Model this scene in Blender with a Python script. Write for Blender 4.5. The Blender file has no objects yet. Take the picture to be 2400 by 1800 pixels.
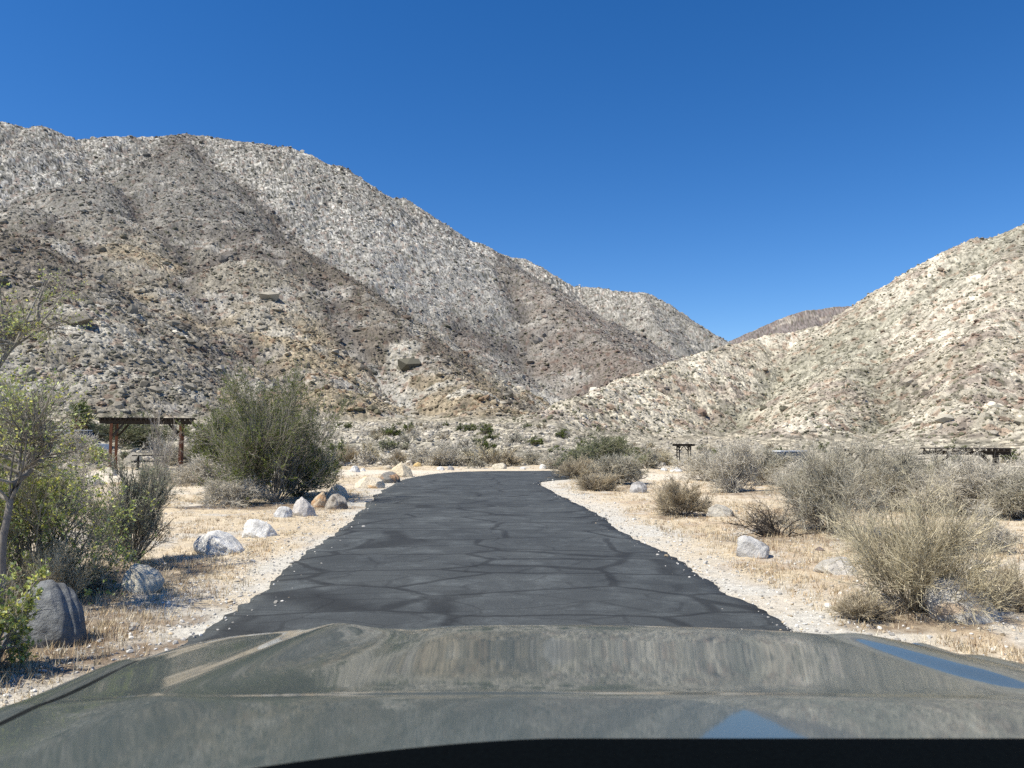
import bpy, math, random
import numpy as np
from mathutils import Vector
sc = bpy.context.scene
COL = sc.collection
rad = math.radians

# ------------------------------------------------------------------ camera, sky, sun
F = 1802.0            # focal length in pixels of the 2400 px wide photograph
PITCH = math.atan(130 / F)
CAMH = 1.6
cam = bpy.data.cameras.new('camera')
cam.sensor_width = 34.6
cam.lens = 34.6 * F / 2400
cam.clip_start = 0.05
cam.clip_end = 20000
cam.dof.use_dof = True
cam.dof.focus_distance = 25
cam.dof.aperture_fstop = 9
co = bpy.data.objects.new('camera', cam)
co.location = (0, 0, CAMH)
co.rotation_euler = (rad(90) + PITCH, 0, 0)
COL.objects.link(co)
sc.camera = co

SUN_EL, SUN_AZ = 57.0, -116.0          # azimuth clockwise from straight ahead (+y)
w = bpy.data.worlds.new('World')
sc.world = w
w.use_nodes = True
nt = w.node_tree
bg = nt.nodes['Background']
sky = nt.nodes.new('ShaderNodeTexSky')
sky.sky_type = 'NISHITA'
sky.sun_disc = False
sky.sun_elevation = rad(SUN_EL)
sky.sun_rotation = rad(SUN_AZ)
sky.altitude = 600
sky.air_density = 0.9
sky.dust_density = 0.15
sky.ozone_density = 3.0
hs = nt.nodes.new('ShaderNodeHueSaturation')
hs.inputs['Hue'].default_value = 0.507
hs.inputs['Saturation'].default_value = 1.335
hs.inputs['Value'].default_value = 1.17
nt.links.new(sky.outputs[0], hs.inputs['Color'])
nt.links.new(hs.outputs[0], bg.inputs['Color'])
bg.inputs['Strength'].default_value = 0.095
sl = bpy.data.lights.new('sun', 'SUN')
sl.energy = 5.0
sl.angle = rad(0.53)
sl.color = (1.0, 0.93, 0.80)
so = bpy.data.objects.new('sun', sl)
sd = Vector((math.sin(rad(SUN_AZ)) * math.cos(rad(SUN_EL)), math.cos(rad(SUN_AZ)) * math.cos(rad(SUN_EL)), math.sin(rad(SUN_EL))))
so.rotation_euler = sd.to_track_quat('Z', 'Y').to_euler()
so.location = (0, 0, 30)
COL.objects.link(so)
sc.view_settings.view_transform = 'Standard'
sc.view_settings.look = 'None'
sc.view_settings.gamma = 1
sc.view_settings.exposure = 0.42
sc.cycles.max_bounces = 6
sc.cycles.transparent_max_bounces = 4
sc.cycles.use_denoising = False

# ------------------------------------------------------------------ projection helpers (photo -> world)
K = 2400 / 2212.0     # my measurements were taken on a 2212 px wide view
cp, sp = math.cos(PITCH), math.sin(PITCH)

def ray(xd, yd):
    a = (xd * K - 1200) / F
    b = (900 - yd * K) / F
    return a, cp - b * sp, sp + b * cp

def at_dist(xd, yd, d):
    """point along the sight line at horizontal distance d"""
    a, y, z = ray(xd, yd)
    h = math.hypot(a, y)
    return (a / h * d, y / h * d, CAMH + z / h * d)

# ------------------------------------------------------------------ numpy noise
def hsh(xi, yi, seed):
    with np.errstate(over='ignore'):
        h = xi.astype(np.int64).astype(np.uint32) * np.uint32(374761393) + yi.astype(np.int64).astype(np.uint32) * np.uint32(668265263) + np.uint32((seed * 144269504 + 12345) & 0xffffffff)
        h = (h ^ (h >> np.uint32(13))) * np.uint32(1274126177)
        h = (h ^ (h >> np.uint32(15))) * np.uint32(2246822519)
        h = h ^ (h >> np.uint32(16))
    return h.astype(np.float64) / 4294967296.0

def vn(x, y, seed=0):
    xf = np.floor(x); yf = np.floor(y)
    fx = x - xf; fy = y - yf
    fx = fx * fx * (3 - 2 * fx); fy = fy * fy * (3 - 2 * fy)
    a = hsh(xf, yf, seed); b = hsh(xf + 1, yf, seed); c = hsh(xf, yf + 1, seed); d = hsh(xf + 1, yf + 1, seed)
    return (a * (1 - fx) + b * fx) * (1 - fy) + (c * (1 - fx) + d * fx) * fy

def fbm(x, y, sc_, octs=4, seed=0, gain=0.5):
    s = 0; a = 1; t = 0
    for i in range(octs):
        ang = 0.7 * i
        xx = (x * math.cos(ang) - y * math.sin(ang)) / sc_ + 17.3 * i
        yy = (x * math.sin(ang) + y * math.cos(ang)) / sc_ - 9.1 * i
        s = s + a * vn(xx, yy, seed + i); t += a
        a *= gain; sc_ /= 2.03
    return s / t

def worley(x, y, s, seed):
    """nearest jittered cell: distance (in cells), cell random number, vector to it"""
    X = x / s; Y = y / s
    xi = np.floor(X); yi = np.floor(Y)
    best = np.full(X.shape, 9.0); bid = np.zeros(X.shape); bx = np.zeros(X.shape); by = np.zeros(X.shape)
    for i in (-1, 0, 1):
        for j in (-1, 0, 1):
            cx = xi + i; cy = yi + j
            px = cx + hsh(cx, cy, seed); py = cy + hsh(cx, cy, seed + 1)
            dx = X - px; dy = Y - py
            d = dx * dx + dy * dy
            m = d < best
            best = np.where(m, d, best); bid = np.where(m, hsh(cx, cy, seed + 2), bid)
            bx = np.where(m, dx, bx); by = np.where(m, dy, by)
    return np.sqrt(best), bid, bx, by

def ss(a, b, x):
    t = np.clip((x - a) / (b - a), 0, 1)
    return t * t * (3 - 2 * t)

# ------------------------------------------------------------------ mesh helpers
def mesh_np(name, V, faces, cols=None, smooth=False, fcols=None):
    """V (n,3); faces list of index arrays (m,3)/(m,4); cols (n,3) point colours"""
    me = bpy.data.meshes.new(name)
    V = np.ascontiguousarray(V, dtype=np.float32)
    me.vertices.add(len(V)); me.vertices.foreach_set('co', V.ravel())
    fs = [np.asarray(f, dtype=np.int32) for f in faces if len(f)]
    loops = np.concatenate([f.ravel() for f in fs])
    tot = np.concatenate([np.full(len(f), f.shape[1], dtype=np.int32) for f in fs])
    start = np.concatenate([[0], np.cumsum(tot)[:-1]]).astype(np.int32)
    me.loops.add(len(loops)); me.loops.foreach_set('vertex_index', loops)
    me.polygons.add(len(tot)); me.polygons.foreach_set('loop_start', start)
    me.polygons.foreach_set('use_smooth', np.full(len(tot), smooth, dtype=bool))
    me.update(calc_edges=True)
    if cols is not None:
        at = me.attributes.new('Col', 'FLOAT_COLOR', 'POINT')
        c = np.ones((len(V), 4), dtype=np.float32); c[:, :3] = cols
        at.data.foreach_set('color', c.ravel())
    return me

def link(name, me, mat=None, parent=None):
    o = bpy.data.objects.new(name, me)
    COL.objects.link(o)
    if mat is not None and me is not None and not me.materials: me.materials.append(mat)
    if parent is not None: o.parent = parent
    return o

def tag(o, label=None, cat=None, group=None, kind=None):
    if label: o['label'] = label
    if cat: o['category'] = cat
    if group: o['group'] = group
    if kind: o['kind'] = kind
    return o

def empty(name, loc, rz=0):
    o = bpy.data.objects.new(name, None)
    o.location = loc; o.rotation_euler = (0, 0, rz)
    o.empty_display_size = 0.2
    COL.objects.link(o)
    return o

# ------------------------------------------------------------------ materials
def mat_new(name, rough=0.9, spec=0.2):
    m = bpy.data.materials.new(name); m.use_nodes = True
    p = m.node_tree.nodes['Principled BSDF']
    p.inputs['Roughness'].default_value = rough
    p.inputs['Specular IOR Level'].default_value = spec
    return m, m.node_tree, p

def N(t, typ, **kw):
    n = t.nodes.new(typ)
    for k, v in kw.items():
        if k in n.inputs: n.inputs[k].default_value = v
        else: setattr(n, k, v)
    return n

def ramp(t, fac, stops):
    r = t.nodes.new('ShaderNodeValToRGB')
    e = r.color_ramp.elements
    while len(e) < len(stops): e.new(0.5)
    for el, (p, c) in zip(e, stops):
        el.position = p
        el.color = (c, c, c, 1) if isinstance(c, (int, float)) else (*c, 1)
    t.links.new(fac, r.inputs[0])
    return r

def mul(t, a, b, fac=1.0):
    m = t.nodes.new('ShaderNodeMix'); m.data_type = 'RGBA'; m.blend_type = 'MULTIPLY'
    m.inputs[0].default_value = fac
    t.links.new(a, m.inputs[6]); t.links.new(b, m.inputs[7])
    return m.outputs[2]

def attr_mat(name, scales, rough=0.95, spec=0.1, bump=None, translucent=0.0):
    """own colour of the surface (mesh attribute) times procedural grain"""
    m, t, p = mat_new(name, rough, spec)
    a = N(t, 'ShaderNodeAttribute', attribute_name='Col')
    tc = N(t, 'ShaderNodeTexCoord')
    c = a.outputs['Color']
    for s, lo, hi, det in scales:
        n = N(t, 'ShaderNodeTexNoise', Scale=s, Detail=det, Roughness=0.7)
        t.links.new(tc.outputs['Object'], n.inputs['Vector'])
        r = ramp(t, n.outputs[0], [(0.32, lo), (0.68, hi)])
        c = mul(t, c, r.outputs[0])
    t.links.new(c, p.inputs['Base Color'])
    if bump:
        n = N(t, 'ShaderNodeTexNoise', Scale=bump[0], Detail=6, Roughness=0.75)
        t.links.new(tc.outputs['Object'], n.inputs['Vector'])
        b = N(t, 'ShaderNodeBump', Strength=bump[1], Distance=bump[2])
        t.links.new(n.outputs[0], b.inputs['Height']); t.links.new(b.outputs[0], p.inputs['Normal'])
    if translucent:
        tr = N(t, 'ShaderNodeBsdfTranslucent'); mx = N(t, 'ShaderNodeMixShader', Fac=translucent)
        t.links.new(c, tr.inputs['Color'])
        t.links.new(p.outputs[0], mx.inputs[1]); t.links.new(tr.outputs[0], mx.inputs[2])
        t.links.new(mx.outputs[0], t.nodes['Material Output'].inputs[0])
    return m

M_MOUNT = attr_mat('mountain_rock', [(0.55, 0.72, 1.28, 5)], bump=(0.9, 0.9, 0.9))
M_GROUND = attr_mat('desert_ground', [(9, 0.72, 1.22, 6), (60, 0.75, 1.25, 3)], bump=(25, 0.7, 0.03))
M_ROCK = attr_mat('loose_rock', [(3, 0.75, 1.2, 6)])
M_BARK = attr_mat('twig_bark', [(30, 0.8, 1.2, 2)], rough=0.85)
M_LEAF = attr_mat('leaf', [(8, 0.85, 1.15, 2)], rough=0.6, spec=0.3, translucent=0.25)
M_STRAW = attr_mat('straw', [(12, 0.8, 1.2, 2)], rough=0.8, translucent=0.2)

# ------------------------------------------------------------------ terrain
# road edges, world metres (x, y)
LEFT_E = [(-2.45, -14), (-2.45, 0), (-2.45, 4), (-2.52, 6.7), (-2.78, 10), (-3.0, 13.2), (-3.26, 16.6), (-3.65, 20), (-4.0, 24), (-4.25, 28), (-4.2, 31), (-3.9, 34), (-3.3, 36.4), (-2.3, 38.0), (-0.9, 38.8), (1.6, 39.0), (3.4, 39.1), (4.8, 39.2)]
RIGHT_E = [(2.35, -14), (2.35, 0), (2.33, 4), (2.29, 6.5), (2.25, 8.3), (2.1, 10.8), (1.9, 13.9), (1.75, 17.6), (1.5, 20.3), (1.2, 24), (1.0, 27.2), (1.05, 28.6), (1.6, 30), (2.6, 31.6), (3.6, 33), (4.5, 34.6), (5.0, 35.8)]

def smooth_poly(P, n):
    """arc-length resample through a Catmull-Rom curve"""
    P = np.array(P, float); out = []
    Q = np.vstack([2 * P[0] - P[1], P, 2 * P[-1] - P[-2]])
    for i in range(1, len(Q) - 2):
        for t in np.linspace(0, 1, 24, endpoint=False):
            p0, p1, p2, p3 = Q[i - 1], Q[i], Q[i + 1], Q[i + 2]
            out.append(0.5 * ((2 * p1) + (-p0 + p2) * t + (2 * p0 - 5 * p1 + 4 * p2 - p3) * t * t + (-p0 + 3 * p1 - 3 * p2 + p3) * t ** 3))
    out = np.array(out + [P[-1]])
    s = np.concatenate([[0], np.cumsum(np.hypot(*np.diff(out, axis=0).T))])
    u = np.linspace(0, s[-1], n)
    return np.stack([np.interp(u, s, out[:, 0]), np.interp(u, s, out[:, 1])], 1)

ROADPOLY = np.vstack([smooth_poly(LEFT_E, 60), smooth_poly(RIGHT_E, 60)[::-1]])

def road_dist(x, y):
    """signed distance to the road outline: negative on the asphalt"""
    x = np.asarray(x, float); y = np.asarray(y, float)
    d = np.full(x.shape, 1e9); inside = np.zeros(x.shape, bool)
    A = ROADPOLY; B = np.roll(A, -1, axis=0)
    for (ax, ay), (bx, by) in zip(A, B):
        ex, ey = bx - ax, by - ay
        t = np.clip(((x - ax) * ex + (y - ay) * ey) / (ex * ex + ey * ey + 1e-12), 0, 1)
        d = np.minimum(d, (x - ax - t * ex) ** 2 + (y - ay - t * ey) ** 2)
        c = ((ay > y) != (by > y))
        with np.errstate(divide='ignore', invalid='ignore'):
            xc = (bx - ax) * (y - ay) / (by - ay + 1e-12) + ax
        inside ^= c & (x < xc)
    d = np.sqrt(d)
    return np.where(inside, -d, d)

def base_h(x, y):
    r = np.hypot(x, y)
    az = x / np.maximum(np.abs(y), 1)
    wr = ss(0.0, 0.21, az) * (y > 0)
    fan = 0.031 * np.maximum(r - 46, 0) ** 1.0 * ss(40, 90, r)
    fan_r = 0.020 * np.maximum(r - 125, 0)
    z = fan * (1 - wr) + fan_r * wr
    z = z - 1.75 * ss(9, 24, x) * ss(16, 40, r) * (y > 0)
    return z

RIDGES = []           # (ax, ay, az, bx, by, bz, slope, set)
def ridge(pts, slope, rid):
    P = [at_dist(*p) for p in pts]
    for a, b in zip(P[:-1], P[1:]):
        RIDGES.append((*a, *b, slope, rid))
# left mountain, skyline
ridge([(-900, 300, 900), (-500, 240, 1050), (-200, 236, 1100), (0, 264, 1100), (60, 280, 1100), (90, 275, 1100), (130, 286, 1110), (175, 306, 1120), (250, 297, 1130), (300, 298, 1140), (350, 297, 1150), (400, 292, 1150), (450, 297, 1140), (500, 306, 1130), (560, 312, 1120), (620, 318, 1100), (660, 334, 1090), (700, 357, 1080), (725, 359, 1075), (745, 374, 1070), (800, 417, 1060), (850, 431, 1050), (870, 434, 1045), (900, 460, 1035), (940, 490, 1020), (970, 512, 1010), (1000, 520, 1000), (1030, 526, 990), (1060, 546, 980)], 0.71, 0)
# spur B, ends behind the right hill
ridge([(1060, 546, 980), (1100, 578, 930), (1150, 612, 870), (1200, 652, 800), (1250, 692, 740), (1300, 732, 680), (1350, 772, 620), (1420, 815, 540), (1480, 850, 470)], 0.62, 1)
# rear ridge to the gap
ridge([(1040, 545, 1380), (1080, 549, 1370), (1105, 556, 1360), (1130, 561, 1350), (1160, 574, 1330), (1200, 601, 1320), (1230, 618, 1310), (1260, 621, 1290), (1300, 623, 1270), (1340, 631, 1240), (1385, 633, 1210), (1420, 651, 1180), (1460, 681, 1150), (1500, 701, 1120), (1540, 723, 1100), (1560, 738, 1090), (1620, 780, 1050)], 0.70, 2)
ridge([(1385, 633, 1210), (1410, 690, 1080), (1450, 740, 980)], 0.66, 2)
# spur A, the long brown one
ridge([(400, 292, 1150), (405, 345, 990), (420, 400, 880), (450, 432, 800), (500, 478, 740), (560, 503, 700), (620, 531, 665), (700, 581, 620), (760, 621, 580), (800, 652, 550), (850, 692, 515), (900, 741, 480), (950, 783, 440), (1000, 826, 400), (1040, 862, 360), (1065, 888, 330)], 0.66, 3)
# spur in front of A with the golden patch
ridge([(560, 503, 700), (555, 570, 610), (565, 640, 540), (600, 710, 480), (655, 775, 420), (730, 842, 360)], 0.66, 4)
# spur D, golden crest above the shelter
ridge([(212, 392, 870), (235, 470, 730), (265, 535, 640), (320, 620, 545), (385, 700, 465), (455, 770, 400), (530, 832, 345)], 0.64, 5)
ridge([(66, 450, 735), (110, 520, 640), (150, 600, 550), (200, 680, 470), (270, 770, 400), (340, 840, 340)], 0.68, 6)
# low spur at the left edge
ridge([(-300, 430, 560), (-100, 480, 500), (0, 512, 470), (60, 556, 440), (110, 625, 400), (160, 715, 355), (215, 790, 315), (290, 850, 280)], 0.66, 7)
# light spur between A and B
ridge([(985, 518, 1005), (960, 570, 900), (960, 640, 800), (990, 705, 710), (1030, 760, 630), (1085, 805, 560)], 0.66, 8)
ridge([(725, 359, 1075), (735, 420, 950), (770, 490, 860), (800, 560, 780)], 0.72, 0)
# right hill
ridge([(2900, 380, 560), (2600, 420, 560), (2400, 450, 560), (2212, 489, 560), (2190, 500, 560), (2160, 510, 560), (2110, 519, 565), (2070, 536, 570), (2030, 561, 580), (2000, 590, 590), (1970, 618, 600), (1930, 646, 605), (1900, 663, 605), (1860, 686, 600), (1800, 706, 585), (1740, 713, 570), (1700, 719, 560), (1650, 731, 540), (1600, 742, 515), (1560, 754, 495), (1480, 780, 440), (1400, 813, 380), (1300, 847, 320), (1220, 882, 275), (1165, 912, 240)], 0.66, 10)
ridge([(1930, 646, 605), (1895, 720, 490), (1850, 800, 390), (1790, 870, 310), (1730, 930, 245)], 0.60, 11)
ridge([(2212, 489, 560), (2190, 560, 490), (2160, 650, 420), (2130, 740, 350), (2120, 830, 285), (2110, 900, 230)], 0.64, 12)
ridge([(2500, 440, 560), (2450, 600, 430), (2420, 760, 310), (2400, 880, 220)], 0.62, 12)
# far peak
ridge([(1440, 790, 3000), (1500, 760, 3000), (1560, 741, 3000), (1590, 733, 3000), (1620, 718, 3000), (1660, 700, 3000), (1700, 683, 3000), (1740, 671, 3000), (1770, 669, 3000), (1800, 664, 3000), (1830, 662, 3000), (1860, 666, 3000), (1885, 660, 3000), (1910, 662, 3000), (1960, 690, 3000), (2040, 740, 3000)], 0.5, 20)
ridge([(1770, 669, 3000), (1750, 720, 2700)], 0.6, 20)
ridge([(1860, 666, 3000), (1830, 715, 2700)], 0.6, 20)

def tents(x, y):
    wx = (fbm(x, y, 70, 3, 11) - 0.5) * 13; wy = (fbm(x, y, 70, 3, 23) - 0.5) * 13
    X = x + wx; Y = y + wy
    best = np.full(x.shape, -1e9); second = np.full(x.shape, -1e9); rid = np.zeros(x.shape, np.int32); dd = np.zeros(x.shape); dmin = np.full(x.shape, 1e9)
    for (ax, ay, az, bx, by, bz, s, k) in RIDGES:
        ex, ey = bx - ax, by - ay
        t = np.clip(((X - ax) * ex + (Y - ay) * ey) / (ex * ex + ey * ey), 0, 1)
        d = np.hypot(X - ax - t * ex, Y - ay - t * ey)
        wr_ = 24.0 if k in (4, 5, 6, 7) else 9.0 if k in (3, 8, 11, 12) else 6.0      # rounded crests
        z = az + t * (bz - az) - s * (np.hypot(d, wr_) - wr_)
        dmin = np.minimum(dmin, d)
        m = z > best
        other = (k != rid)
        second = np.where(m, np.where(other, best, second), np.where(other, np.maximum(second, z), second))
        rid = np.where(m, k, rid); dd = np.where(m, d, dd); best = np.where(m, z, best)
    return best, rid, dd, second, dmin

def height(x, y, full=True):
    """terrain height, colour, region (0 ground, 1 left mountain, 2 right hill, 3 far mountain)"""
    x = np.asarray(x, float); y = np.asarray(y, float)
    r = np.hypot(x, y)
    zb = base_h(x, y)
    zt, rid, dd, zs, dmin = tents(x, y)
    valley = zt - zs
    # gullies and spurs
    g1 = 1 - np.abs(2 * fbm(x, y, 95, 3, 31) - 1)
    g2 = 1 - np.abs(2 * fbm(x, y, 34, 3, 41) - 1)
    am = ss(3, 50, dmin)
    zt = zt + (g1 - 0.75) * 12 * (0.08 + 0.92 * am) + (g2 - 0.7) * 6 * (0.2 + 0.8 * am)
    zt = zt + (1 - np.abs(2 * fbm(x, y, 15, 2, 45) - 1) - 0.65) * 3.4
    k = 7.0
    h = np.clip(0.5 + 0.5 * (zt - zb) / k, 0, 1)
    z = zb * (1 - h) + zt * h + k * h * (1 - h)
    mnt = h
    # rocks
    f1, i1, dx1, dy1 = worley(x, y, 9.0, 101)
    f2, i2, dx2, dy2 = worley(x, y, 3.0, 111)
    f3, i3, dx3, dy3 = worley(x, y, 1.35, 121)
    out = fbm(x, y, 60, 3, 51)                       # where crags stand out
    crag = ss(0.50, 0.66, out) * ((rid == 0) | (rid == 2) | (rid == 8)) + 0.3 * ss(0.58, 0.7, out)
    e1 = np.maximum(0, 1 - (f1 / 0.66) ** 2); e2 = np.maximum(0, 1 - (f2 / 0.58) ** 2)
    b1 = e1 * (2.2 + ((i1 * 37) % 1 - 0.5) * dx1 * 3 + ((i1 * 91) % 1 - 0.5) * dy1 * 3) * crag * (0.3 + i1)
    b2 = np.where(i2 > 0.35, e2 * (0.2 + 0.85 * i2), 0)
    b3 = np.where(i3 > 0.45, np.maximum(0, 1 - (f3 / 0.5) ** 2) * (0.15 + 0.38 * i3), 0)
    scl = 0.85
    rock = (b1 + b2 + b3) * scl
    z = z + rock * ss(0.35, 0.95, mnt)
    fanm = ss(55, 90, r) * (1 - ss(0.35, 0.95, mnt))
    z = z + fanm * (b3 * 0.35 + (fbm(x, y, 14, 3, 61) - 0.5) * 0.9)
    nearm = 1 - ss(55, 90, r)
    rd = np.full(x.shape, 50.0)
    mk = r < 90
    if mk.any(): rd[mk] = road_dist(x[mk], y[mk])
    z = z + nearm * ss(0.1, 1.6, rd) * ((fbm(x, y, 2.6, 4, 71) - 0.5) * 0.16 + (fbm(x, y, 0.35, 3, 75) - 0.5) * 0.05 + 0.02)
    z = np.where(rd < -0.12, z - 0.05, z)
    region = np.where(mnt > 0.5, np.where(rid >= 20, 3, np.where(rid >= 10, 2, 1)), 0)
    if not full: return z, region, mnt
    # ---------------- colour of the rock itself
    def c3(*c): return np.array(c, float)
    n1 = fbm(x, y, 120, 4, 201); n2 = fbm(x, y, 40, 4, 211); n3 = fbm(x, y, 12, 3, 221)
    grey = c3(.37, .355, .315); brown = c3(.225, .195, .158); gold = c3(.46, .385, .265); pale = c3(.585, .54, .435); mauve = c3(.265, .228, .195); white = c3(.62, .59, .52)
    cm = np.empty(x.shape + (3,)); cm[:] = brown
    def mixc(c, m):
        nonlocal cm
        m = np.clip(m, 0, 1)[..., None]
        cm = cm * (1 - m) + c * m
    up = ss(60, 190, z)
    tan_ = c3(.365, .333, .268); dk = c3(.27, .26, .235); L = (rid < 10) * 1.0
    low = ((rid >= 3) & (rid <= 7)) * 1.0
    mixc(grey, ((rid == 0) | (rid == 2) | (rid == 8)) * 1.0)
    mixc(dk, ((rid == 0) | (rid == 2) | (rid == 8)) * ss(0.5, 0.64, n1) * 0.6)
    mixc(c3(.31, .285, .25), (rid == 1) * 1.0)
    mixc(mauve, ((rid == 8) | (rid == 1)) * 0.8 * ss(0.46, 0.58, n2) * (1 - 0.7 * up))
    mixc(tan_, low)
    mixc(brown, (rid == 3) * ss(80, 30, dd) * 0.95)
    mixc(brown * 0.82, (rid == 3) * ss(22, 8, dd) * 0.9)
    mixc(c3(.50, .485, .44), ((rid == 0) | (rid == 8)) * ss(330, 230, z) * ss(100, 150, z) * 0.55)
    mixc(brown, (rid == 3) * ss(0.5, 0.62, n2) * 0.7)
    mixc(dk, low * ss(120, 210, z) * 0.85)
    mixc(gold, (rid == 5) * ss(190, 120, z) * ss(0.36, 0.50, n2) * ss(110, 25, dd) * 0.95)
    mixc(gold, (rid == 4) * ss(95, 60, z) * ss(0.34, 0.48, n2) * 0.9)
    mixc(gold * 0.95, (rid == 3) * ss(55, 25, z) * ss(0.42, 0.54, n2) * 0.8)
    mixc(c3(.56, .53, .45), low * ss(120, 50, z) * ss(0.54, 0.64, fbm(x, y, 22, 3, 241)) * 0.8)
    mixc(brown * 1.05, (rid == 7) * ss(50, 85, z) * 0.8)
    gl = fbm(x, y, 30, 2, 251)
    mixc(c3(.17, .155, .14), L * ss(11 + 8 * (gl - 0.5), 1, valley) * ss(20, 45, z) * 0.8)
    mixc(c3(.52, .51, .46), ((rid == 8) | (rid == 1) | (rid == 3)) * ss(9, 0, valley) * ss(70, 25, z) * 0.85)
    mixc(pale, (rid >= 10) * (rid < 20) * 1.0)
    mixc(c3(.45, .41, .32), (rid >= 10) * (rid < 20) * ss(0.47, 0.60, n2) * 0.8)
    mixc(c3(.30, .245, .205), (rid >= 10) * (rid < 20) * ss(0.55, 0.66, n1 * 0.4 + n3 * 0.6) * 0.7)
    mixc(c3(.29, .24, .20), (rid >= 10) * (rid < 20) * ss(14, 3, dd) * ss(60, 110, z) * 0.55)
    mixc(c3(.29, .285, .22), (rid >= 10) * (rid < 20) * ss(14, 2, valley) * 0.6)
    mixc(c3(.20, .175, .16), (rid >= 20) * 1.0)
    mixc(c3(.42, .38, .31), (rid >= 20) * ss(0.60, 0.7, n1 * 0.5 + n2 * 0.5) * 0.6)
    # light boulders in the washes between spurs
    mixc(white * 0.82, (rid < 10) * ss(0.60, 0.74, fbm(x, y, 26, 3, 231)) * 0.6)
    cm = cm * np.where(rid < 10, 0.80, 0.98)[..., None]
    # single stones: pale, weathered or dark shrub
    s2 = np.where(i2 > 0.86, 1.15, np.where(i2 < 0.12, 0.75, 0.92 + 0.14 * i2))
    s3 = np.where(i3 > 0.82, 1.28, np.where(i3 < 0.22, 0.62, 0.85 + 0.3 * i3))
    s1 = np.where(i1 > 0.86, 1.2, 0.92 + 0.12 * i1)
    hi = ((rid == 0) | (rid == 2)) * ss(150, 260, z)
    s2 = s2 + hi * np.where(i2 > 0.8, 0.30, np.where(i2 < 0.25, -0.28, 0)); s3 = s3 + hi * np.where(i3 > 0.78, 0.25, np.where(i3 < 0.25, -0.15, 0))
    cm = cm * (s1 * s2 * s3 * 0.93)[..., None]
    shrubm = (i2 < 0.09) & (f2 < 0.36)
    cm = np.where(shrubm[..., None], cm * 0.45 + c3(.05, .05, .03), cm)
    cm = np.where(((i2 > 0.55) & (i2 < 0.66))[..., None], cm * c3(.90, .78, .74) * 0.9, cm)
    shr3 = (i3 < 0.13) & (f3 < 0.45)
    cm = np.where(shr3[..., None], cm * 0.5 + c3(.05, .05, .03), cm)
    # ---------------- fan and near ground
    sand = c3(.60, .515, .385); gravel = c3(.56, .54, .475); straw = c3(.54, .45, .31); rust = c3(.38, .28, .19); dkbrown = c3(.19, .15, .11)
    cg = np.empty(x.shape + (3,)); cg[:] = sand
    def mg(c, m):
        nonlocal cg
        m = np.clip(m, 0, 1)[..., None]
        cg = cg * (1 - m) + c * m
    q1 = fbm(x, y, 3.5, 4, 301); q2 = fbm(x, y, 0.7, 4, 311); q3 = fbm(x, y, 9, 3, 321)
    mg(straw, ss(0.40, 0.60, q1 * 0.6 + q2 * 0.4) * 0.85)
    mg(rust, ss(0.53, 0.68, q2 * 0.7 + q1 * 0.3) * 0.6)
    mg(gravel, ss(0.54, 0.66, q3 * 0.4 + q2 * 0.6) * 0.7)
    wv = (fbm(x, y, 1.4, 3, 331) - 0.5) * 1.0
    mg(gravel, ss(0.95, 0.15, rd + wv * 1.5 - 0.22 * (x > 0) + 0.15 * (x < 0)) * (0.6 + 0.35 * ss(0.4, 0.6, q2)))
    mg(sand * 1.05, ss(3.0, 1.0, rd + wv) * ss(30, 36, y) * 0.9)
    for (X0, Y0, RX, RY) in DARK_GROUND:
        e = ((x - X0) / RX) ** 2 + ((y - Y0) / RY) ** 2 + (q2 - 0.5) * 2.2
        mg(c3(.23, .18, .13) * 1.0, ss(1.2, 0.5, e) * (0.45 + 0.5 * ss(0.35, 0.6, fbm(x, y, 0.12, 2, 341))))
    for (X0, Y0, RX, RY) in PADS:
        e = ((x - X0) / RX) ** 2 + ((y - Y0) / RY) ** 2 + (q1 - 0.5) * 0.8
        mg(c3(.66, .59, .47), ss(1.25, 0.7, e) * 0.95)
    fanc = c3(.30, .27, .205)
    cfan = np.empty(x.shape + (3,)); cfan[:] = fanc
    mm = ss(0.45, 0.6, n3)[..., None]
    cfan = cfan * (1 - mm * 0.6) + c3(.25, .235, .185) * mm * 0.6
    cfan = cfan * (np.where(i3 > 0.78, 1.75, np.where(i3 < 0.25, 0.5, 0.95)) * np.where(i2 > 0.85, 1.3, 1.0))[..., None]
    fm = ss(44, 62, r)[..., None]
    cg = cg * (1 - fm) + cfan * fm
    mk2 = ss(0.30, 0.75, mnt)[..., None]
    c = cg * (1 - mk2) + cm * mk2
    return z, region, mnt, np.clip(c, 0.02, 0.82)

def ground_hit(xd, yd):
    """where a photo pixel's sight line meets the (smooth) ground"""
    a, yy, zz = ray(xd, yd)
    h = math.hypot(a, yy)
    d = np.geomspace(2.5, 260, 900)
    X = a / h * d; Y = yy / h * d; Z = CAMH + zz / h * d
    g = Z - base_h(X, Y)
    i = int(np.argmax(g < 0)) if (g < 0).any() else len(d) - 1
    return X[i], Y[i], d[i]

PADS = []
for (xd, yd, rx, ry) in [(215, 1030, 4.5, 3.0), (300, 1022, 5, 3.0), (1425, 1033, 3.6, 3.2), (800, 1022, 4.0, 2.6), (150, 1040, 3, 2.5)]:
    X_, Y_, d_ = ground_hit(xd, yd)
    PADS.append((X_, Y_, rx, ry))

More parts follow.
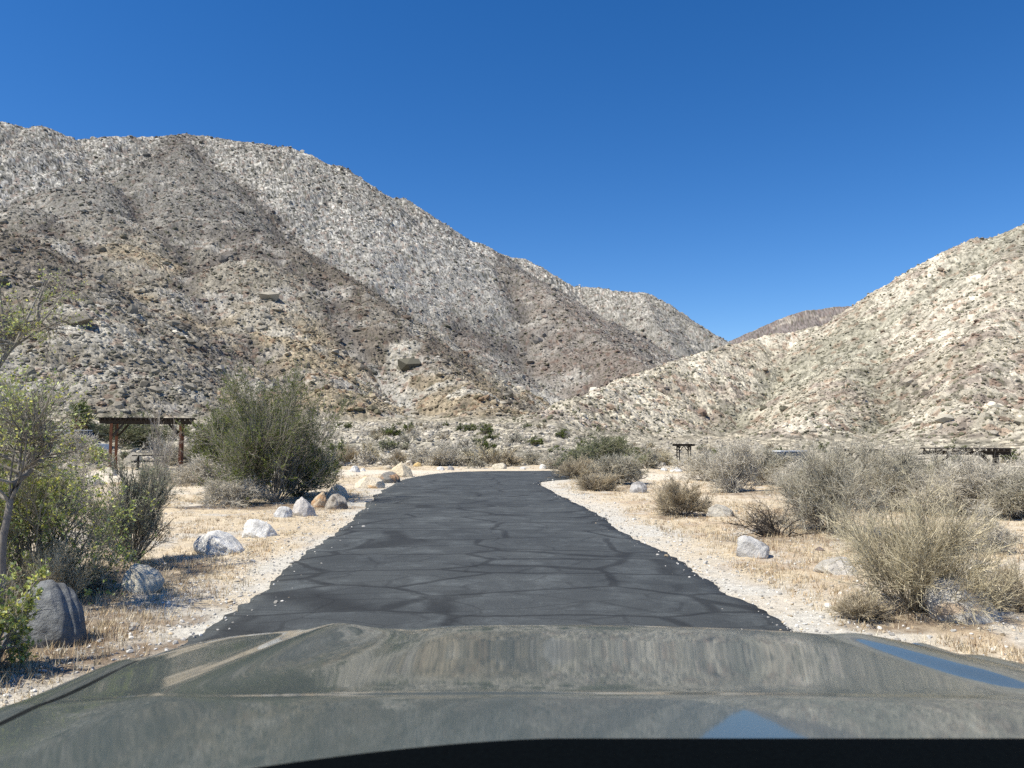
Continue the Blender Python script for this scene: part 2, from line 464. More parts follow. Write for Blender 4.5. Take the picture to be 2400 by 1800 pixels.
DARK_GROUND = []            # mottled dark brown patches round the big plants
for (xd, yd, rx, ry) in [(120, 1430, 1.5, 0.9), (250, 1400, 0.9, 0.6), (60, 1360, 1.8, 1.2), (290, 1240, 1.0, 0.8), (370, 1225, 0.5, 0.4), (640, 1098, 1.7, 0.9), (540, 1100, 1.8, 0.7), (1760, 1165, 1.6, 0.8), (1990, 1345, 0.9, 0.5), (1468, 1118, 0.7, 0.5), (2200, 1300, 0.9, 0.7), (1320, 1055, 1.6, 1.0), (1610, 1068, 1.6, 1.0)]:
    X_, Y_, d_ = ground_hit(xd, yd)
    DARK_GROUND.append((X_, Y_, rx, ry))

def build_terrain():
    az = np.concatenate([np.linspace(-180, -60, 40, endpoint=False), np.linspace(-60, -37.5, 80, endpoint=False), np.linspace(-37.5, 37.5, 1250, endpoint=False), np.linspace(37.5, 60, 80, endpoint=False), np.linspace(60, 180, 40, endpoint=False)])
    az = np.radians(az)
    rr = [0.5]
    while rr[-1] < 3600:
        r = rr[-1]
        rr.append(r * (1.05 if r < 3 else 1.0085 if r < 60 else 1.0048 if r < 150 else 1.0036 if r < 1500 else 1.007))
    rr = np.array(rr)
    na, nr = len(az), len(rr)
    A, R = np.meshgrid(az, rr)
    jit = np.random.default_rng(1).uniform(-0.35, 0.35, A.shape) * 0.0011
    A = A + jit * (R > 60)
    x = (R * np.sin(A)).ravel(); y = (R * np.cos(A)).ravel()
    z = np.empty(x.shape); reg = np.empty(x.shape, np.int32); c = np.empty(x.shape + (3,))
    for i in range(0, len(x), 250000):
        s = slice(i, i + 250000)
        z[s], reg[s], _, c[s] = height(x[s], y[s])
    V = np.stack([x, y, z], 1)
    i = np.arange((nr - 1) * na); rI = i // na; cI = i % na; c2 = (cI + 1) % na
    Q = np.stack([rI * na + cI, rI * na + c2, (rI + 1) * na + c2, (rI + 1) * na + cI], 1)[:, ::-1]
    fr = np.max(reg[Q], axis=1)
    names = {0: 'ground', 1: 'mountain', 2: 'hill', 3: 'far_mountain'}
    labs = {0: 'sandy desert ground with dry straw grass and gravel shoulders', 1: 'steep grey and brown rocky mountain with spurs on the left', 2: 'pale cream rocky hill rising on the right', 3: 'distant brown peak in the gap between mountain and hill'}
    for k in range(4):
        q = Q[fr == k]
        if k == 0:      # close the middle
            cv = len(V)
        used = np.unique(q)
        mp = np.full(len(V) + 1, -1, np.int32); mp[used] = np.arange(len(used))
        Vk = V[used]; Ck = c[used]; qq = [mp[q]]
        if k == 0:
            ctr = np.array([[0, 0, -0.05]]); Vk = np.vstack([Vk, ctr]); Ck = np.vstack([Ck, Ck[:1]])
            ring = mp[np.arange(na)]; n0 = len(Vk) - 1
            qq.append(np.stack([ring, np.full(na, n0), np.roll(ring, -1)], 1))
        me = mesh_np(names[k], Vk, qq, Ck, smooth=(k == 0))
        o = link(names[k], me, M_GROUND if k == 0 else M_MOUNT)
        tag(o, labs[k], names[k].replace('_', ' '), kind='structure')
build_terrain()
def gz(x, y):
    z = height(np.atleast_1d(np.asarray(x, float)), np.atleast_1d(np.asarray(y, float)), full=False)[0]
    return z if np.ndim(x) else float(z[0])

# ------------------------------------------------------------------ road
def road_material():
    m, t, p = mat_new('asphalt', 0.82, 0.35)
    tc = N(t, 'ShaderNodeTexCoord')
    mp = N(t, 'ShaderNodeMapping'); mp.inputs['Scale'].default_value = (0.50, 0.95, 1)
    wn = N(t, 'ShaderNodeTexNoise', Scale=1.1, Detail=3)
    t.links.new(tc.outputs['Object'], wn.inputs['Vector'])
    add = N(t, 'ShaderNodeVectorMath', operation='MULTIPLY_ADD')
    add.inputs[1].default_value = (0.42, 0.30, 0)
    t.links.new(wn.outputs['Color'], add.inputs[0]); t.links.new(tc.outputs['Object'], add.inputs[2])
    t.links.new(add.outputs[0], mp.inputs['Vector'])
    vo = N(t, 'ShaderNodeTexVoronoi', feature='DISTANCE_TO_EDGE', Scale=1.0, Randomness=0.62)
    t.links.new(mp.outputs[0], vo.inputs['Vector'])
    crack0 = ramp(t, vo.outputs['Distance'], [(0.014, 0.50), (0.038, 1.0)])
    vo2 = N(t, 'ShaderNodeTexVoronoi', feature='DISTANCE_TO_EDGE', Scale=2.3, Randomness=0.8)
    t.links.new(mp.outputs[0], vo2.inputs['Vector'])
    crack2 = ramp(t, vo2.outputs['Distance'], [(0.012, 0.74), (0.034, 1.0)])
    crack = N(t, 'ShaderNodeMix'); crack.data_type = 'RGBA'; crack.blend_type = 'MULTIPLY'; crack.inputs[0].default_value = 1.0
    t.links.new(crack0.outputs[0], crack.inputs[6]); t.links.new(crack2.outputs[0], crack.inputs[7])
    big = N(t, 'ShaderNodeTexNoise', Scale=0.45, Detail=5, Roughness=0.65)
    t.links.new(tc.outputs['Object'], big.inputs['Vector'])
    bigr = ramp(t, big.outputs[0], [(0.35, (0.036, 0.041, 0.042)), (0.65, (0.060, 0.067, 0.067))])
    fine = N(t, 'ShaderNodeTexNoise', Scale=160, Detail=4, Roughness=0.8)
    t.links.new(tc.outputs['Object'], fine.inputs['Vector'])
    finer = ramp(t, fine.outputs[0], [(0.35, 0.55), (0.58, 1.3), (0.68, 3.6)])
    # worn patches where pale aggregate shows
    wp = N(t, 'ShaderNodeTexNoise', Scale=1.6, Detail=6, Roughness=0.7)
    t.links.new(tc.outputs['Object'], wp.inputs['Vector'])
    wpr = ramp(t, wp.outputs[0], [(0.50, 1.0), (0.66, 1.6)])
    c = mul(t, bigr.outputs[0], finer.outputs[0]); c = mul(t, c, wpr.outputs[0]); c = mul(t, c, crack.outputs[2])
    t.links.new(c, p.inputs['Base Color'])
    b = N(t, 'ShaderNodeBump', Strength=0.5, Distance=0.006)
    t.links.new(fine.outputs[0], b.inputs['Height']); t.links.new(b.outputs[0], p.inputs['Normal'])
    return m

def build_road():
    n = 900; m = 25
    L = smooth_poly(LEFT_E, n); R = smooth_poly(RIGHT_E, n)
    rng = np.random.default_rng(5)
    def rag(P, side, seed):
        s = np.arange(n) * 0.07
        return (fbm(s * 1.0, s * 0, 1.3, 4, seed) - 0.5) * 0.34 + (fbm(s, s * 0, 0.16, 2, seed + 5) - 0.5) * 0.12
    d = (R - L); d /= np.linalg.norm(d, axis=1)[:, None]
    L = L - d * rag(L, -1, 401)[:, None]; R = R + d * rag(R, 1, 421)[:, None]
    u = np.linspace(0, 1, m)
    P = L[:, None, :] * (1 - u)[None, :, None] + R[:, None, :] * u[None, :, None]
    z = base_h(P[..., 0], P[..., 1]) + 0.030 + 0.03 * (1 - (2 * u - 1) ** 2)[None, :]
    z[:, 0] -= 0.004; z[:, -1] -= 0.004
    V = np.concatenate([P, z[..., None]], 2)
    lo_l = V[:, :1].copy(); lo_l[..., 2] -= 0.09; lo_l[:, 0, :2] -= d * 0.03
    lo_r = V[:, -1:].copy(); lo_r[..., 2] -= 0.09; lo_r[:, 0, :2] += d * 0.03
    V = np.concatenate([lo_l, V, lo_r], 1); mm = m + 2
    i = np.arange((n - 1) * (mm - 1)); a = i // (mm - 1); b = i % (mm - 1)
    Q = np.stack([a * mm + b, a * mm + b + 1, (a + 1) * mm + b + 1, (a + 1) * mm + b], 1)
    me = mesh_np('road', V.reshape(-1, 3), [Q], smooth=True)
    tag(link('road', me, road_material()), 'narrow dark asphalt road with sealed cracks bending right', 'road', kind='structure')
build_road()

# ------------------------------------------------------------------ rocks
def ico(sub):
    t = (1 + 5 ** 0.5) / 2
    v = [(-1, t, 0), (1, t, 0), (-1, -t, 0), (1, -t, 0), (0, -1, t), (0, 1, t), (0, -1, -t), (0, 1, -t), (t, 0, -1), (t, 0, 1), (-t, 0, -1), (-t, 0, 1)]
    f = [(0, 11, 5), (0, 5, 1), (0, 1, 7), (0, 7, 10), (0, 10, 11), (1, 5, 9), (5, 11, 4), (11, 10, 2), (10, 7, 6), (7, 1, 8), (3, 9, 4), (3, 4, 2), (3, 2, 6), (3, 6, 8), (3, 8, 9), (4, 9, 5), (2, 4, 11), (6, 2, 10), (8, 6, 7), (9, 8, 1)]
    v = [tuple(np.array(p) / np.linalg.norm(p)) for p in v]
    for _ in range(sub):
        mid = {}; nf = []
        def mp(a, b):
            k = (min(a, b), max(a, b))
            if k not in mid:
                p = (np.array(v[a]) + np.array(v[b])) / 2; v.append(tuple(p / np.linalg.norm(p))); mid[k] = len(v) - 1
            return mid[k]
        for a, b, c in f:
            ab, bc, ca = mp(a, b), mp(b, c), mp(c, a)
            nf += [(a, ab, ca), (b, bc, ab), (c, ca, bc), (ab, bc, ca)]
        f = nf
    return np.array(v), np.array(f)
ICO0 = ico(0); ICO1 = ico(1); ICO4 = ico(4)

def scatter_rocks(name, x, y, z, size, cols, seed, base=ICO0, sink=0.25, label=None, squash=(0.45, 0.9)):
    rng = np.random.default_rng(seed)
    v, f = base; n = len(x)
    S = size[:, None] * np.stack([rng.uniform(.7, 1.3, n), rng.uniform(.7, 1.3, n), rng.uniform(*squash, n)], 1)
    V = v[None] * (1 + rng.uniform(-0.28, 0.28, (n, len(v), 1)))
    V = V * S[:, None, :]
    a = rng.uniform(0, 6.28, n); ca, sa = np.cos(a)[:, None], np.sin(a)[:, None]
    tl = rng.normal(0, 0.35, n)[:, None]
    X = V[..., 0]; Y = V[..., 1]; Z = V[..., 2]
    X, Z = X * np.cos(tl) - Z * np.sin(tl), X * np.sin(tl) + Z * np.cos(tl)
    X, Y = X * ca - Y * sa, X * sa + Y * ca
    V = np.stack([X + x[:, None], Y + y[:, None], Z + (z + size * sink)[:, None]], 2)
    Fc = f[None] + (np.arange(n) * len(v))[:, None, None]
    C = np.repeat(cols[:, None, :], len(v), 1)
    me = mesh_np(name, V.reshape(-1, 3), [Fc.reshape(-1, 3)], C.reshape(-1, 3))
    o = link(name, me, M_ROCK)
    tag(o, label, 'rocks', kind='stuff')
    return o

def mountain_rocks():
    rng = np.random.default_rng(77)
    n = 120000
    az = np.radians(rng.uniform(-37, 37, n)); r = np.exp(rng.uniform(np.log(150), np.log(1350), n))
    x = r * np.sin(az); y = r * np.cos(az)
    z, reg, mnt, c = height(x, y)
    k = (mnt > 0.6) & (reg < 3)
    x, y, z, c, reg, r = x[k], y[k], z[k], c[k], reg[k], r[k]
    size = np.exp(rng.normal(-0.50, 0.6, len(x))) * np.where(reg == 2, 0.55, 0.8) * (r / 600) ** 0.35
    lum = c.mean(1, keepdims=True)
    cc = c / lum * np.clip(lum * rng.uniform(0.65, 1.3, (len(x), 1)), 0.12, 0.66)
    scatter_rocks('mountain_rocks', x, y, z, size, cc, 3, label='countless boulders strewn over the mountain slopes')
    # dark desert scrub dotting the slopes
    n = 26000
    az = np.radians(rng.uniform(-37, 37, n)); r = np.exp(rng.uniform(np.log(130), np.log(1100), n))
    x = r * np.sin(az); y = r * np.cos(az)
    z, reg, mnt, c = height(x, y)
    k = (mnt > 0.3) & (reg < 3)
    k &= rng.uniform(size=n) < np.where(reg == 2, 0.8, np.where(z > 220, 1.0, 0.4))
    x, y, z, r, reg = x[k], y[k], z[k], r[k], reg[k]
    size = np.exp(rng.normal(-0.85, 0.3, len(x))) * (r / 400) ** 0.3
    g = rng.uniform(0.7, 1.3, (len(x), 1))
    cc = np.where((z > 220)[:, None], np.array([[.10, .11, .075]]), np.array([[.17, .165, .11]])) * g
    o = scatter_rocks('hillside_brush', x, y, z, size, cc, 4, label='small dark bushes dotting the rocky slopes', squash=(0.6, 1.0))
    tag(o, 'small dark bushes dotting the rocky slopes', 'brush', kind='stuff')
    # rubble on the fan between road and mountain
    n = 26000
    az = np.radians(rng.uniform(-37, 37, n)); r = np.exp(rng.uniform(np.log(46), np.log(300), n))
    x = r * np.sin(az); y = r * np.cos(az)
    z, reg, mnt, c = height(x, y)
    k = (mnt < 0.7) & (rng.uniform(size=n) < 0.75) & (road_dist(x, y) > 2)
    x, y, z, r = x[k], y[k], z[k], r[k]
    size = np.exp(rng.normal(-1.95, 0.5, len(x))) * (r / 90) ** 0.6
    g = rng.uniform(0.45, 1.2, (len(x), 1))
    cc = np.array([[.46, .42, .345]]) * g
    scatter_rocks('fan_rubble', x, y, z, size, cc, 5, label='pale rubble littering the slope below the mountain')
mountain_rocks()

def near_pebbles():
    rng = np.random.default_rng(8)
    n = 90000
    x = rng.uniform(-9, 11, n); y = rng.uniform(3.5, 40, n) ** 1.0
    y = 3.2 + 36 * rng.uniform(0, 1, n) ** 1.9
    rd = road_dist(x, y)
    p = np.where(rd < 0.03, np.where(rd > -0.1, 0.25, 0.05), np.where(rd < 0.9, 1.0, np.where(rd < 3, 0.35, 0.16)))
    k = (rd > -0.45) & (rng.uniform(size=n) < p) & (np.abs(x) < 0.72 * y + 0.5)
    x, y, rd = x[k], y[k], rd[k]
    z = gz(x, y); z = np.where(rd < 0.05, base_h(x, y) + 0.03, z)
    size = np.exp(rng.normal(-4.65, 0.45, len(x)))
    g = rng.uniform(0.4, 1.2, (len(x), 1))
    cc = np.array([[.62, .60, .55]]) * g * np.where(rng.uniform(size=(len(x), 1)) > 0.85, np.array([[1, .85, .65]]), 1)
    o = scatter_rocks('gravel', x, y, z, size, cc, 9, label='loose pale gravel along both road shoulders')
    tag(o, 'loose pale gravel along both road shoulders', 'gravel', kind='stuff')
near_pebbles()

def dry_grass():
    rng = np.random.default_rng(10)
    n = 60000
    u = rng.uniform(0, 1, n)
    y = 4.2 + 40 * u ** 1.7
    x = rng.uniform(-0.72, 0.72, n) * y + rng.uniform(-0.5, 0.5, n)
    rd = road_dist(x, y)
    q = fbm(x, y, 2.2, 3, 501) * 0.55 + fbm(x, y, 0.6, 3, 511) * 0.45
    pad = np.zeros(n)
    for (X0, Y0, RX, RY) in PADS: pad = np.maximum(pad, (((x - X0) / RX) ** 2 + ((y - Y0) / RY) ** 2) < 1)
    k = (rd > 0.22 + 0.35 * (x > 0)) & (rng.uniform(size=n) < (ss(0.36, 0.60, q) + 0.06) * ss(0.1, 0.9, rd)) & (pad < 0.5) & ~((y > 34) & (rd < 2.5))
    x, y = x[k], y[k]; n = len(x)
    z = gz(x, y)
    nb = 6
    hgt = np.exp(rng.normal(-2.85, 0.35, n))
    col0 = np.array([[.58, .49, .33], [.52, .40, .25], [.36, .26, .17], [.66, .60, .47]])
    ci = rng.choice(4, n, p=[.42, .25, .13, .2])
    B = n * nb
    X = np.repeat(x, nb) + rng.normal(0, 0.028, B); Y = np.repeat(y, nb) + rng.normal(0, 0.028, B); Z = np.repeat(z, nb) - 0.005
    a = rng.uniform(0, 6.28, B); H = np.repeat(hgt, nb) * rng.uniform(.5, 1.3, B); ln = rng.uniform(0.1, 0.9, B) * H
    wv = 0.0028 + 0.0006 * Y / 4
    dx, dy = np.cos(a), np.sin(a); px, py = -dy, dx
    v0 = np.stack([X - px * wv, Y - py * wv, Z], 1); v1 = np.stack([X + px * wv, Y + py * wv, Z], 1)
    v2 = np.stack([X + dx * ln, Y + dy * ln, Z + H], 1)
    V = np.stack([v0, v1, v2], 1).reshape(-1, 3)
    Fc = np.arange(B * 3).reshape(-1, 3)
    C = np.repeat(np.repeat(col0[ci], nb, 0) * rng.uniform(.7, 1.25, (B, 1)), 3, 0)
    me = mesh_np('dry_grass', V, [Fc], C)
    tag(link('dry_grass', me, M_STRAW), 'short dry straw coloured grass beside the road', 'grass', kind='stuff')
dry_grass()

M_BOULDER = attr_mat('boulder', [(2.2, 0.8, 1.15, 6), (14, 0.78, 1.15, 5)], bump=(11, 0.9, 0.06), rough=0.9)
def boulder(px, label, col=(.66, .64, .58), seed=0, col2=None, shape='round', lean=0.0, dist=None, group=None):
    """px = (left, top, right, bottom) in the 2212 px view"""
    x0, y0, x1, y1 = px
    X, Y, d = ground_hit((x0 + x1) / 2, y1)
    W = (x1 - x0) * K / F * d; H = (y1 - y0) * K / F * d
    rng = np.random.default_rng(900 + seed)
    v, f = ICO4
    P = v.copy()
    o3 = rng.uniform(-50, 50, 3)
    n = fbm(P[:, 0] * 1.3 + P[:, 2] * 0.7 + o3[0], P[:, 1] * 1.3 + P[:, 2] * 0.9 + o3[1], 0.9, 4, seed) - 0.5
    amp = {'round': 0.35, 'angular': 0.5, 'flat': 0.4}[shape]
    P = P * (1 + amp * n)[:, None]
    for _ in range({'round': 7, 'angular': 13, 'flat': 8}[shape]):       # cut facets
        nn = rng.normal(size=3); nn[2] = abs(nn[2]) * (0.9 if shape != 'flat' else 0.5); nn /= np.linalg.norm(nn)
        dd_ = P @ nn; lim = rng.uniform(0.62, 0.85)
        ov = np.maximum(dd_ - lim, 0) * (0.8 if shape == 'round' else 0.95)
        P = P - ov[:, None] * nn[None]
    n2 = fbm(P[:, 0] * 5 + P[:, 2] * 3 + o3[2], P[:, 1] * 5 - P[:, 2] * 4, 1, 3, seed + 9) - 0.5
    n3 = fbm(P[:, 0] * 13 + P[:, 2] * 9 + o3[1], P[:, 1] * 13 - P[:, 2] * 10, 1, 2, seed + 19) - 0.5
    P = P * (1 + 0.14 * n2 + 0.035 * n3)[:, None]
    P[:, 2] += lean * P[:, 0]
    P[:, 2] = np.where(P[:, 2] < -0.35, -0.35 + (P[:, 2] + 0.35) * 0.2, P[:, 2])
    mn, mx = P.min(0), P.max(0)
    P = (P - (mn + mx) / 2) / ((mx - mn) / 2)
    depth = W * rng.uniform(0.7, 0.95)
    P = P * np.array([W / 2, depth / 2, H * 0.5 * 1.12])
    P[:, 2] += H * 0.5 * 1.12 - 0.14 * H
    C = np.empty((len(P), 3)); C[:] = col
    m1 = ss(0.5, 0.66, fbm(P[:, 0] / W * 3 + o3[0], P[:, 2] / W * 4 + P[:, 1] / W * 2 + o3[1], 1, 4, seed + 3))[:, None]
    c2 = np.array(col2 if col2 is not None else np.array(col) * 0.74)
    C = C * (1 - 0.8 * m1) + c2 * 0.8 * m1
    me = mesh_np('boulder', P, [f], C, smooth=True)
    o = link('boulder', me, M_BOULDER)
    yb = Y + depth * 0.35
    o.location = (X * yb / Y, yb, gz(X * yb / Y, yb) - 0.01)
    tag(o, label, 'boulder', group)
    return o

WHT = (.76, .75, .71); CRM = (.68, .60, .46); GRY = (.42, .41, .39); ORG = (.50, .30, .16)
boulder((425, 1152, 524, 1196), 'long white boulder sloping right in dry grass between two white boulders and the leafy bush', WHT, 1, shape='round', lean=-0.25)
boulder((524, 1124, 600, 1160), 'low white boulder with a pointed right end in dry grass left of road', WHT, 2, shape='angular', lean=-0.1)
boulder((592, 1100, 630, 1123), 'small rounded white boulder just left of the leaning angular boulder', WHT, 3)
boulder((632, 1078, 684, 1119), 'angular pale grey boulder leaning at the foot of the large green bush', (.60, .57, .53), 4, shape='angular', lean=-0.45)
boulder((672, 1066, 708, 1099), 'tan and orange pointed rock between the leaning boulder and the stacked pair', (.55, .44, .31), 5, col2=ORG, shape='angular')
boulder((700, 1068, 752, 1101), 'dark blotched boulder with a cream top at the road edge by the green bush', (.44, .40, .34), 6, col2=(.14, .12, .10), shape='angular')
boulder((702, 1046, 752, 1082), 'rounded cream boulder behind the dark blotched boulder', (.66, .62, .53), 7)
boulder((766, 1030, 832, 1056), 'flat cream boulder with an orange face by the road bend', (.70, .62, .48), 8, col2=(.62, .40, .20), shape='flat')
boulder((812, 1019, 866, 1044), 'dark grey layered boulder with an orange underside near the road bend', (.24, .23, .21), 9, col2=ORG, shape='flat')
boulder((842, 1000, 892, 1031), 'large knobbly cream boulder at the outer edge of the road bend', (.70, .60, .43), 10, shape='angular')
boulder((826, 1004, 848, 1014), 'small cream rock left of the knobbly cream boulder', CRM, 11)
boulder((755, 1007, 778, 1021), 'white egg shaped boulder in front of the tan bush', WHT, 12)
boulder((778, 1012, 790, 1020), 'little white stone right of the egg shaped boulder', WHT, 13)
boulder((267, 1238, 347, 1290), 'round cream boulder on the ground beside grey dead twigs', (.66, .62, .51), 14)
boulder((28, 1290, 172, 1408), 'big grey boulder in the shade under the leafy shrub', (.24, .25, .25), 15, shape='round')  # shade is put into the colour: grey darker than the bare stone
boulder((892, 1000, 912, 1010), 'small orange rock behind the outer edge of the bend', (.62, .46, .22), 16)
boulder((943, 1008, 960, 1017), 'small white rock under the grey shrubs, left of its grey neighbour', WHT, 17)
boulder((966, 1006, 981, 1016), 'small grey rock under the grey shrubs beyond the road', GRY, 18)
boulder((1062, 1000, 1095, 1015), 'smooth cream boulder at the far edge of the road', (.66, .60, .47), 19, shape='round', lean=-0.1)
boulder((1122, 1010, 1136, 1016), 'tiny flat pale rock right of the smooth cream boulder', WHT, 20)
boulder((1165, 1002, 1181, 1014), 'small white boulder beyond the far right end of the asphalt', WHT, 21)
boulder((1360, 1040, 1398, 1065), 'grey and white boulder in front of the pale sandy clearing', (.52, .51, .49), 22, shape='angular', col2=(.25, .24, .23))
boulder((1296, 1034, 1318, 1058), 'grey lichen covered rock half hidden in tan brush', (.42, .40, .37), 23)
boulder((1524, 1093, 1588, 1121), 'slanting tan grey boulder right of the small dry bush', (.55, .52, .45), 24, lean=-0.35, shape='angular')
boulder((1588, 1160, 1661, 1205), 'domed pale grey boulder on the sand in front of the tangled branches', (.58, .57, .54), 25, col2=(.30, .29, .28), shape='round')
boulder((1762, 1214, 1850, 1246), 'low flat cream boulder partly covered by the straw coloured bush', (.66, .62, .54), 26, shape='flat')
boulder((2012, 1270, 2148, 1352), 'large white boulder with dappled shade at the right foot of the straw coloured bush', (.56, .54, .49), 27, col2=(.50, .38, .26), lean=-0.25)
boulder((1761, 1184, 1781, 1192), 'small dark stone on pale gravel above the low flat boulder', (.22, .18, .16), 28)
boulder((1626, 1140, 1648, 1150), 'small blue grey stone between two larger boulders right of road', (.34, .35, .36), 29)
boulder((1426, 1012, 1442, 1019), 'small white boulder at the back of the sandy clearing', WHT, 30)
boulder((1448, 1011, 1474, 1021), 'oval white boulder at the back of the sandy clearing near the small far shelter', WHT, 31)
boulder((175, 1030, 222, 1052), 'pale rock on the sandy pad below the left shelter', (.66, .62, .53), 32, shape='flat')
boulder((222, 1012, 252, 1030), 'cream rock in front of the reddish shelter posts', (.66, .61, .50), 33, shape='flat')

# ------------------------------------------------------------------ plants
def grow(P0, D0, L, R0, Kn, curl, up, rng, taper=0.35):
    n = len(P0)
    P = np.empty((n, Kn + 1, 3)); P[:, 0] = P0
    D = D0 / np.linalg.norm(D0, axis=1, keepdims=True)
    R = np.empty((n, Kn + 1)); R[:, 0] = R0
    for k in range(Kn):
        D = D + rng.normal(0, curl, (n, 3)); D[:, 2] += up
        D /= np.linalg.norm(D, axis=1, keepdims=True)
        P[:, k + 1] = P[:, k] + D * (L / Kn)[:, None]
        R[:, k + 1] = R0 * (1 - (1 - taper) * (k + 1) / Kn)
    return P, R

def children(P, R, nper, rng, tmin, spread, rfac, clump=0.0):
    n, K1, _ = P.shape
    m = int(n * nper)
    wgt = rng.gamma(1.0 / max(clump, 1e-3), 1.0, n) + 1e-6 if clump else np.ones(n)
    pi = rng.choice(n, m, p=wgt / wgt.sum()); t = rng.uniform(tmin, 1, m) * (K1 - 1)
    i = np.minimum(t.astype(int), K1 - 2); f = (t - i)[:, None]
    p = P[pi, i] * (1 - f) + P[pi, i + 1] * f
    d = P[pi, i + 1] - P[pi, i]; d /= np.linalg.norm(d, axis=1, keepdims=True) + 1e-9
    q = rng.normal(0, 1, (m, 3)); q -= (q * d).sum(1, keepdims=True) * d; q /= np.linalg.norm(q, axis=1, keepdims=True) + 1e-9
    sp_ = rng.uniform(0.5, 1.2, (m, 1)) * spread
    r = R[pi, i] * rfac
    return p, d * np.cos(sp_) + q * np.sin(sp_), r

def tubes(levels, cols, rng):
    """levels: list of (P,R); cols: list of (lo,hi) colours -> V,Q,C (3-sided tubes)"""
    VV, QQ, CC = [], [], []; off = 0
    for (P, R), c in zip(levels, cols):
        n, K1, _ = P.shape
        T = np.empty_like(P); T[:, 1:-1] = P[:, 2:] - P[:, :-2]; T[:, 0] = P[:, 1] - P[:, 0]; T[:, -1] = P[:, -1] - P[:, -2]
        T /= np.linalg.norm(T, axis=2, keepdims=True) + 1e-9
        ref = np.where(np.abs(T[..., 2:3]) > 0.9, np.array([1.0, 0, 0]), np.array([0, 0, 1.0]))
        A = np.cross(T, ref); A /= np.linalg.norm(A, axis=2, keepdims=True) + 1e-9
        B = np.cross(T, A)
        S = 3 if R.max() < 0.02 else 6
        ang = np.arange(S) * 2 * math.pi / S
        ring = P[:, :, None, :] + R[:, :, None, None] * (A[:, :, None, :] * np.cos(ang)[None, None, :, None] + B[:, :, None, :] * np.sin(ang)[None, None, :, None])
        VV.append(ring.reshape(-1, 3))
        s_, k_, a_ = np.meshgrid(np.arange(n), np.arange(K1 - 1), np.arange(S), indexing='ij')
        b0 = off + (s_ * K1 + k_) * S
        a2 = (a_ + 1) % S
        QQ.append(np.stack([b0 + a_, b0 + a2, b0 + S + a2, b0 + S + a_], -1).reshape(-1, 4))
        lo, hi = np.array(c[0]), np.array(c[1])
        u = rng.uniform(0, 1, (n, 1))
        CC.append(np.repeat(lo * (1 - u) + hi * u, K1 * S, 0))
        off += n * K1 * S
    return np.concatenate(VV), np.concatenate(QQ), np.concatenate(CC)

def leaves(P, nper, size, cols, rng, tmin=0.2, aspect=0.5, jitter=0.3):
    n, K1, _ = P.shape
    m = int(n * nper)
    wg = rng.gamma(0.7, 1.0, n) + 1e-6
    pi = rng.choice(n, m, p=wg / wg.sum()); t = rng.uniform(tmin, 1, m) * (K1 - 1)
    i = np.minimum(t.astype(int), K1 - 2); f = (t - i)[:, None]
    p = P[pi, i] * (1 - f) + P[pi, i + 1] * f + rng.normal(0, size * jitter, (m, 3))
    d = rng.normal(0, 1, (m, 3)); d[:, 2] += 0.5; d /= np.linalg.norm(d, axis=1, keepdims=True)
    q = rng.normal(0, 1, (m, 3)); q -= (q * d).sum(1, keepdims=True) * d; q /= np.linalg.norm(q, axis=1, keepdims=True)
    s = size * rng.uniform(0.6, 1.4, (m, 1))
    V = np.stack([p, p + d * s * 0.5 + q * s * aspect * 0.5, p + d * s, p + d * s * 0.5 - q * s * aspect * 0.5], 1).reshape(-1, 3)
    Q = np.arange(m * 4).reshape(-1, 4)
    c0 = np.array(cols); ci = rng.integers(0, len(c0), m)
    C = np.repeat(c0[ci] * rng.uniform(0.75, 1.25, (m, 1)), 4, 0)
    return V, Q, C

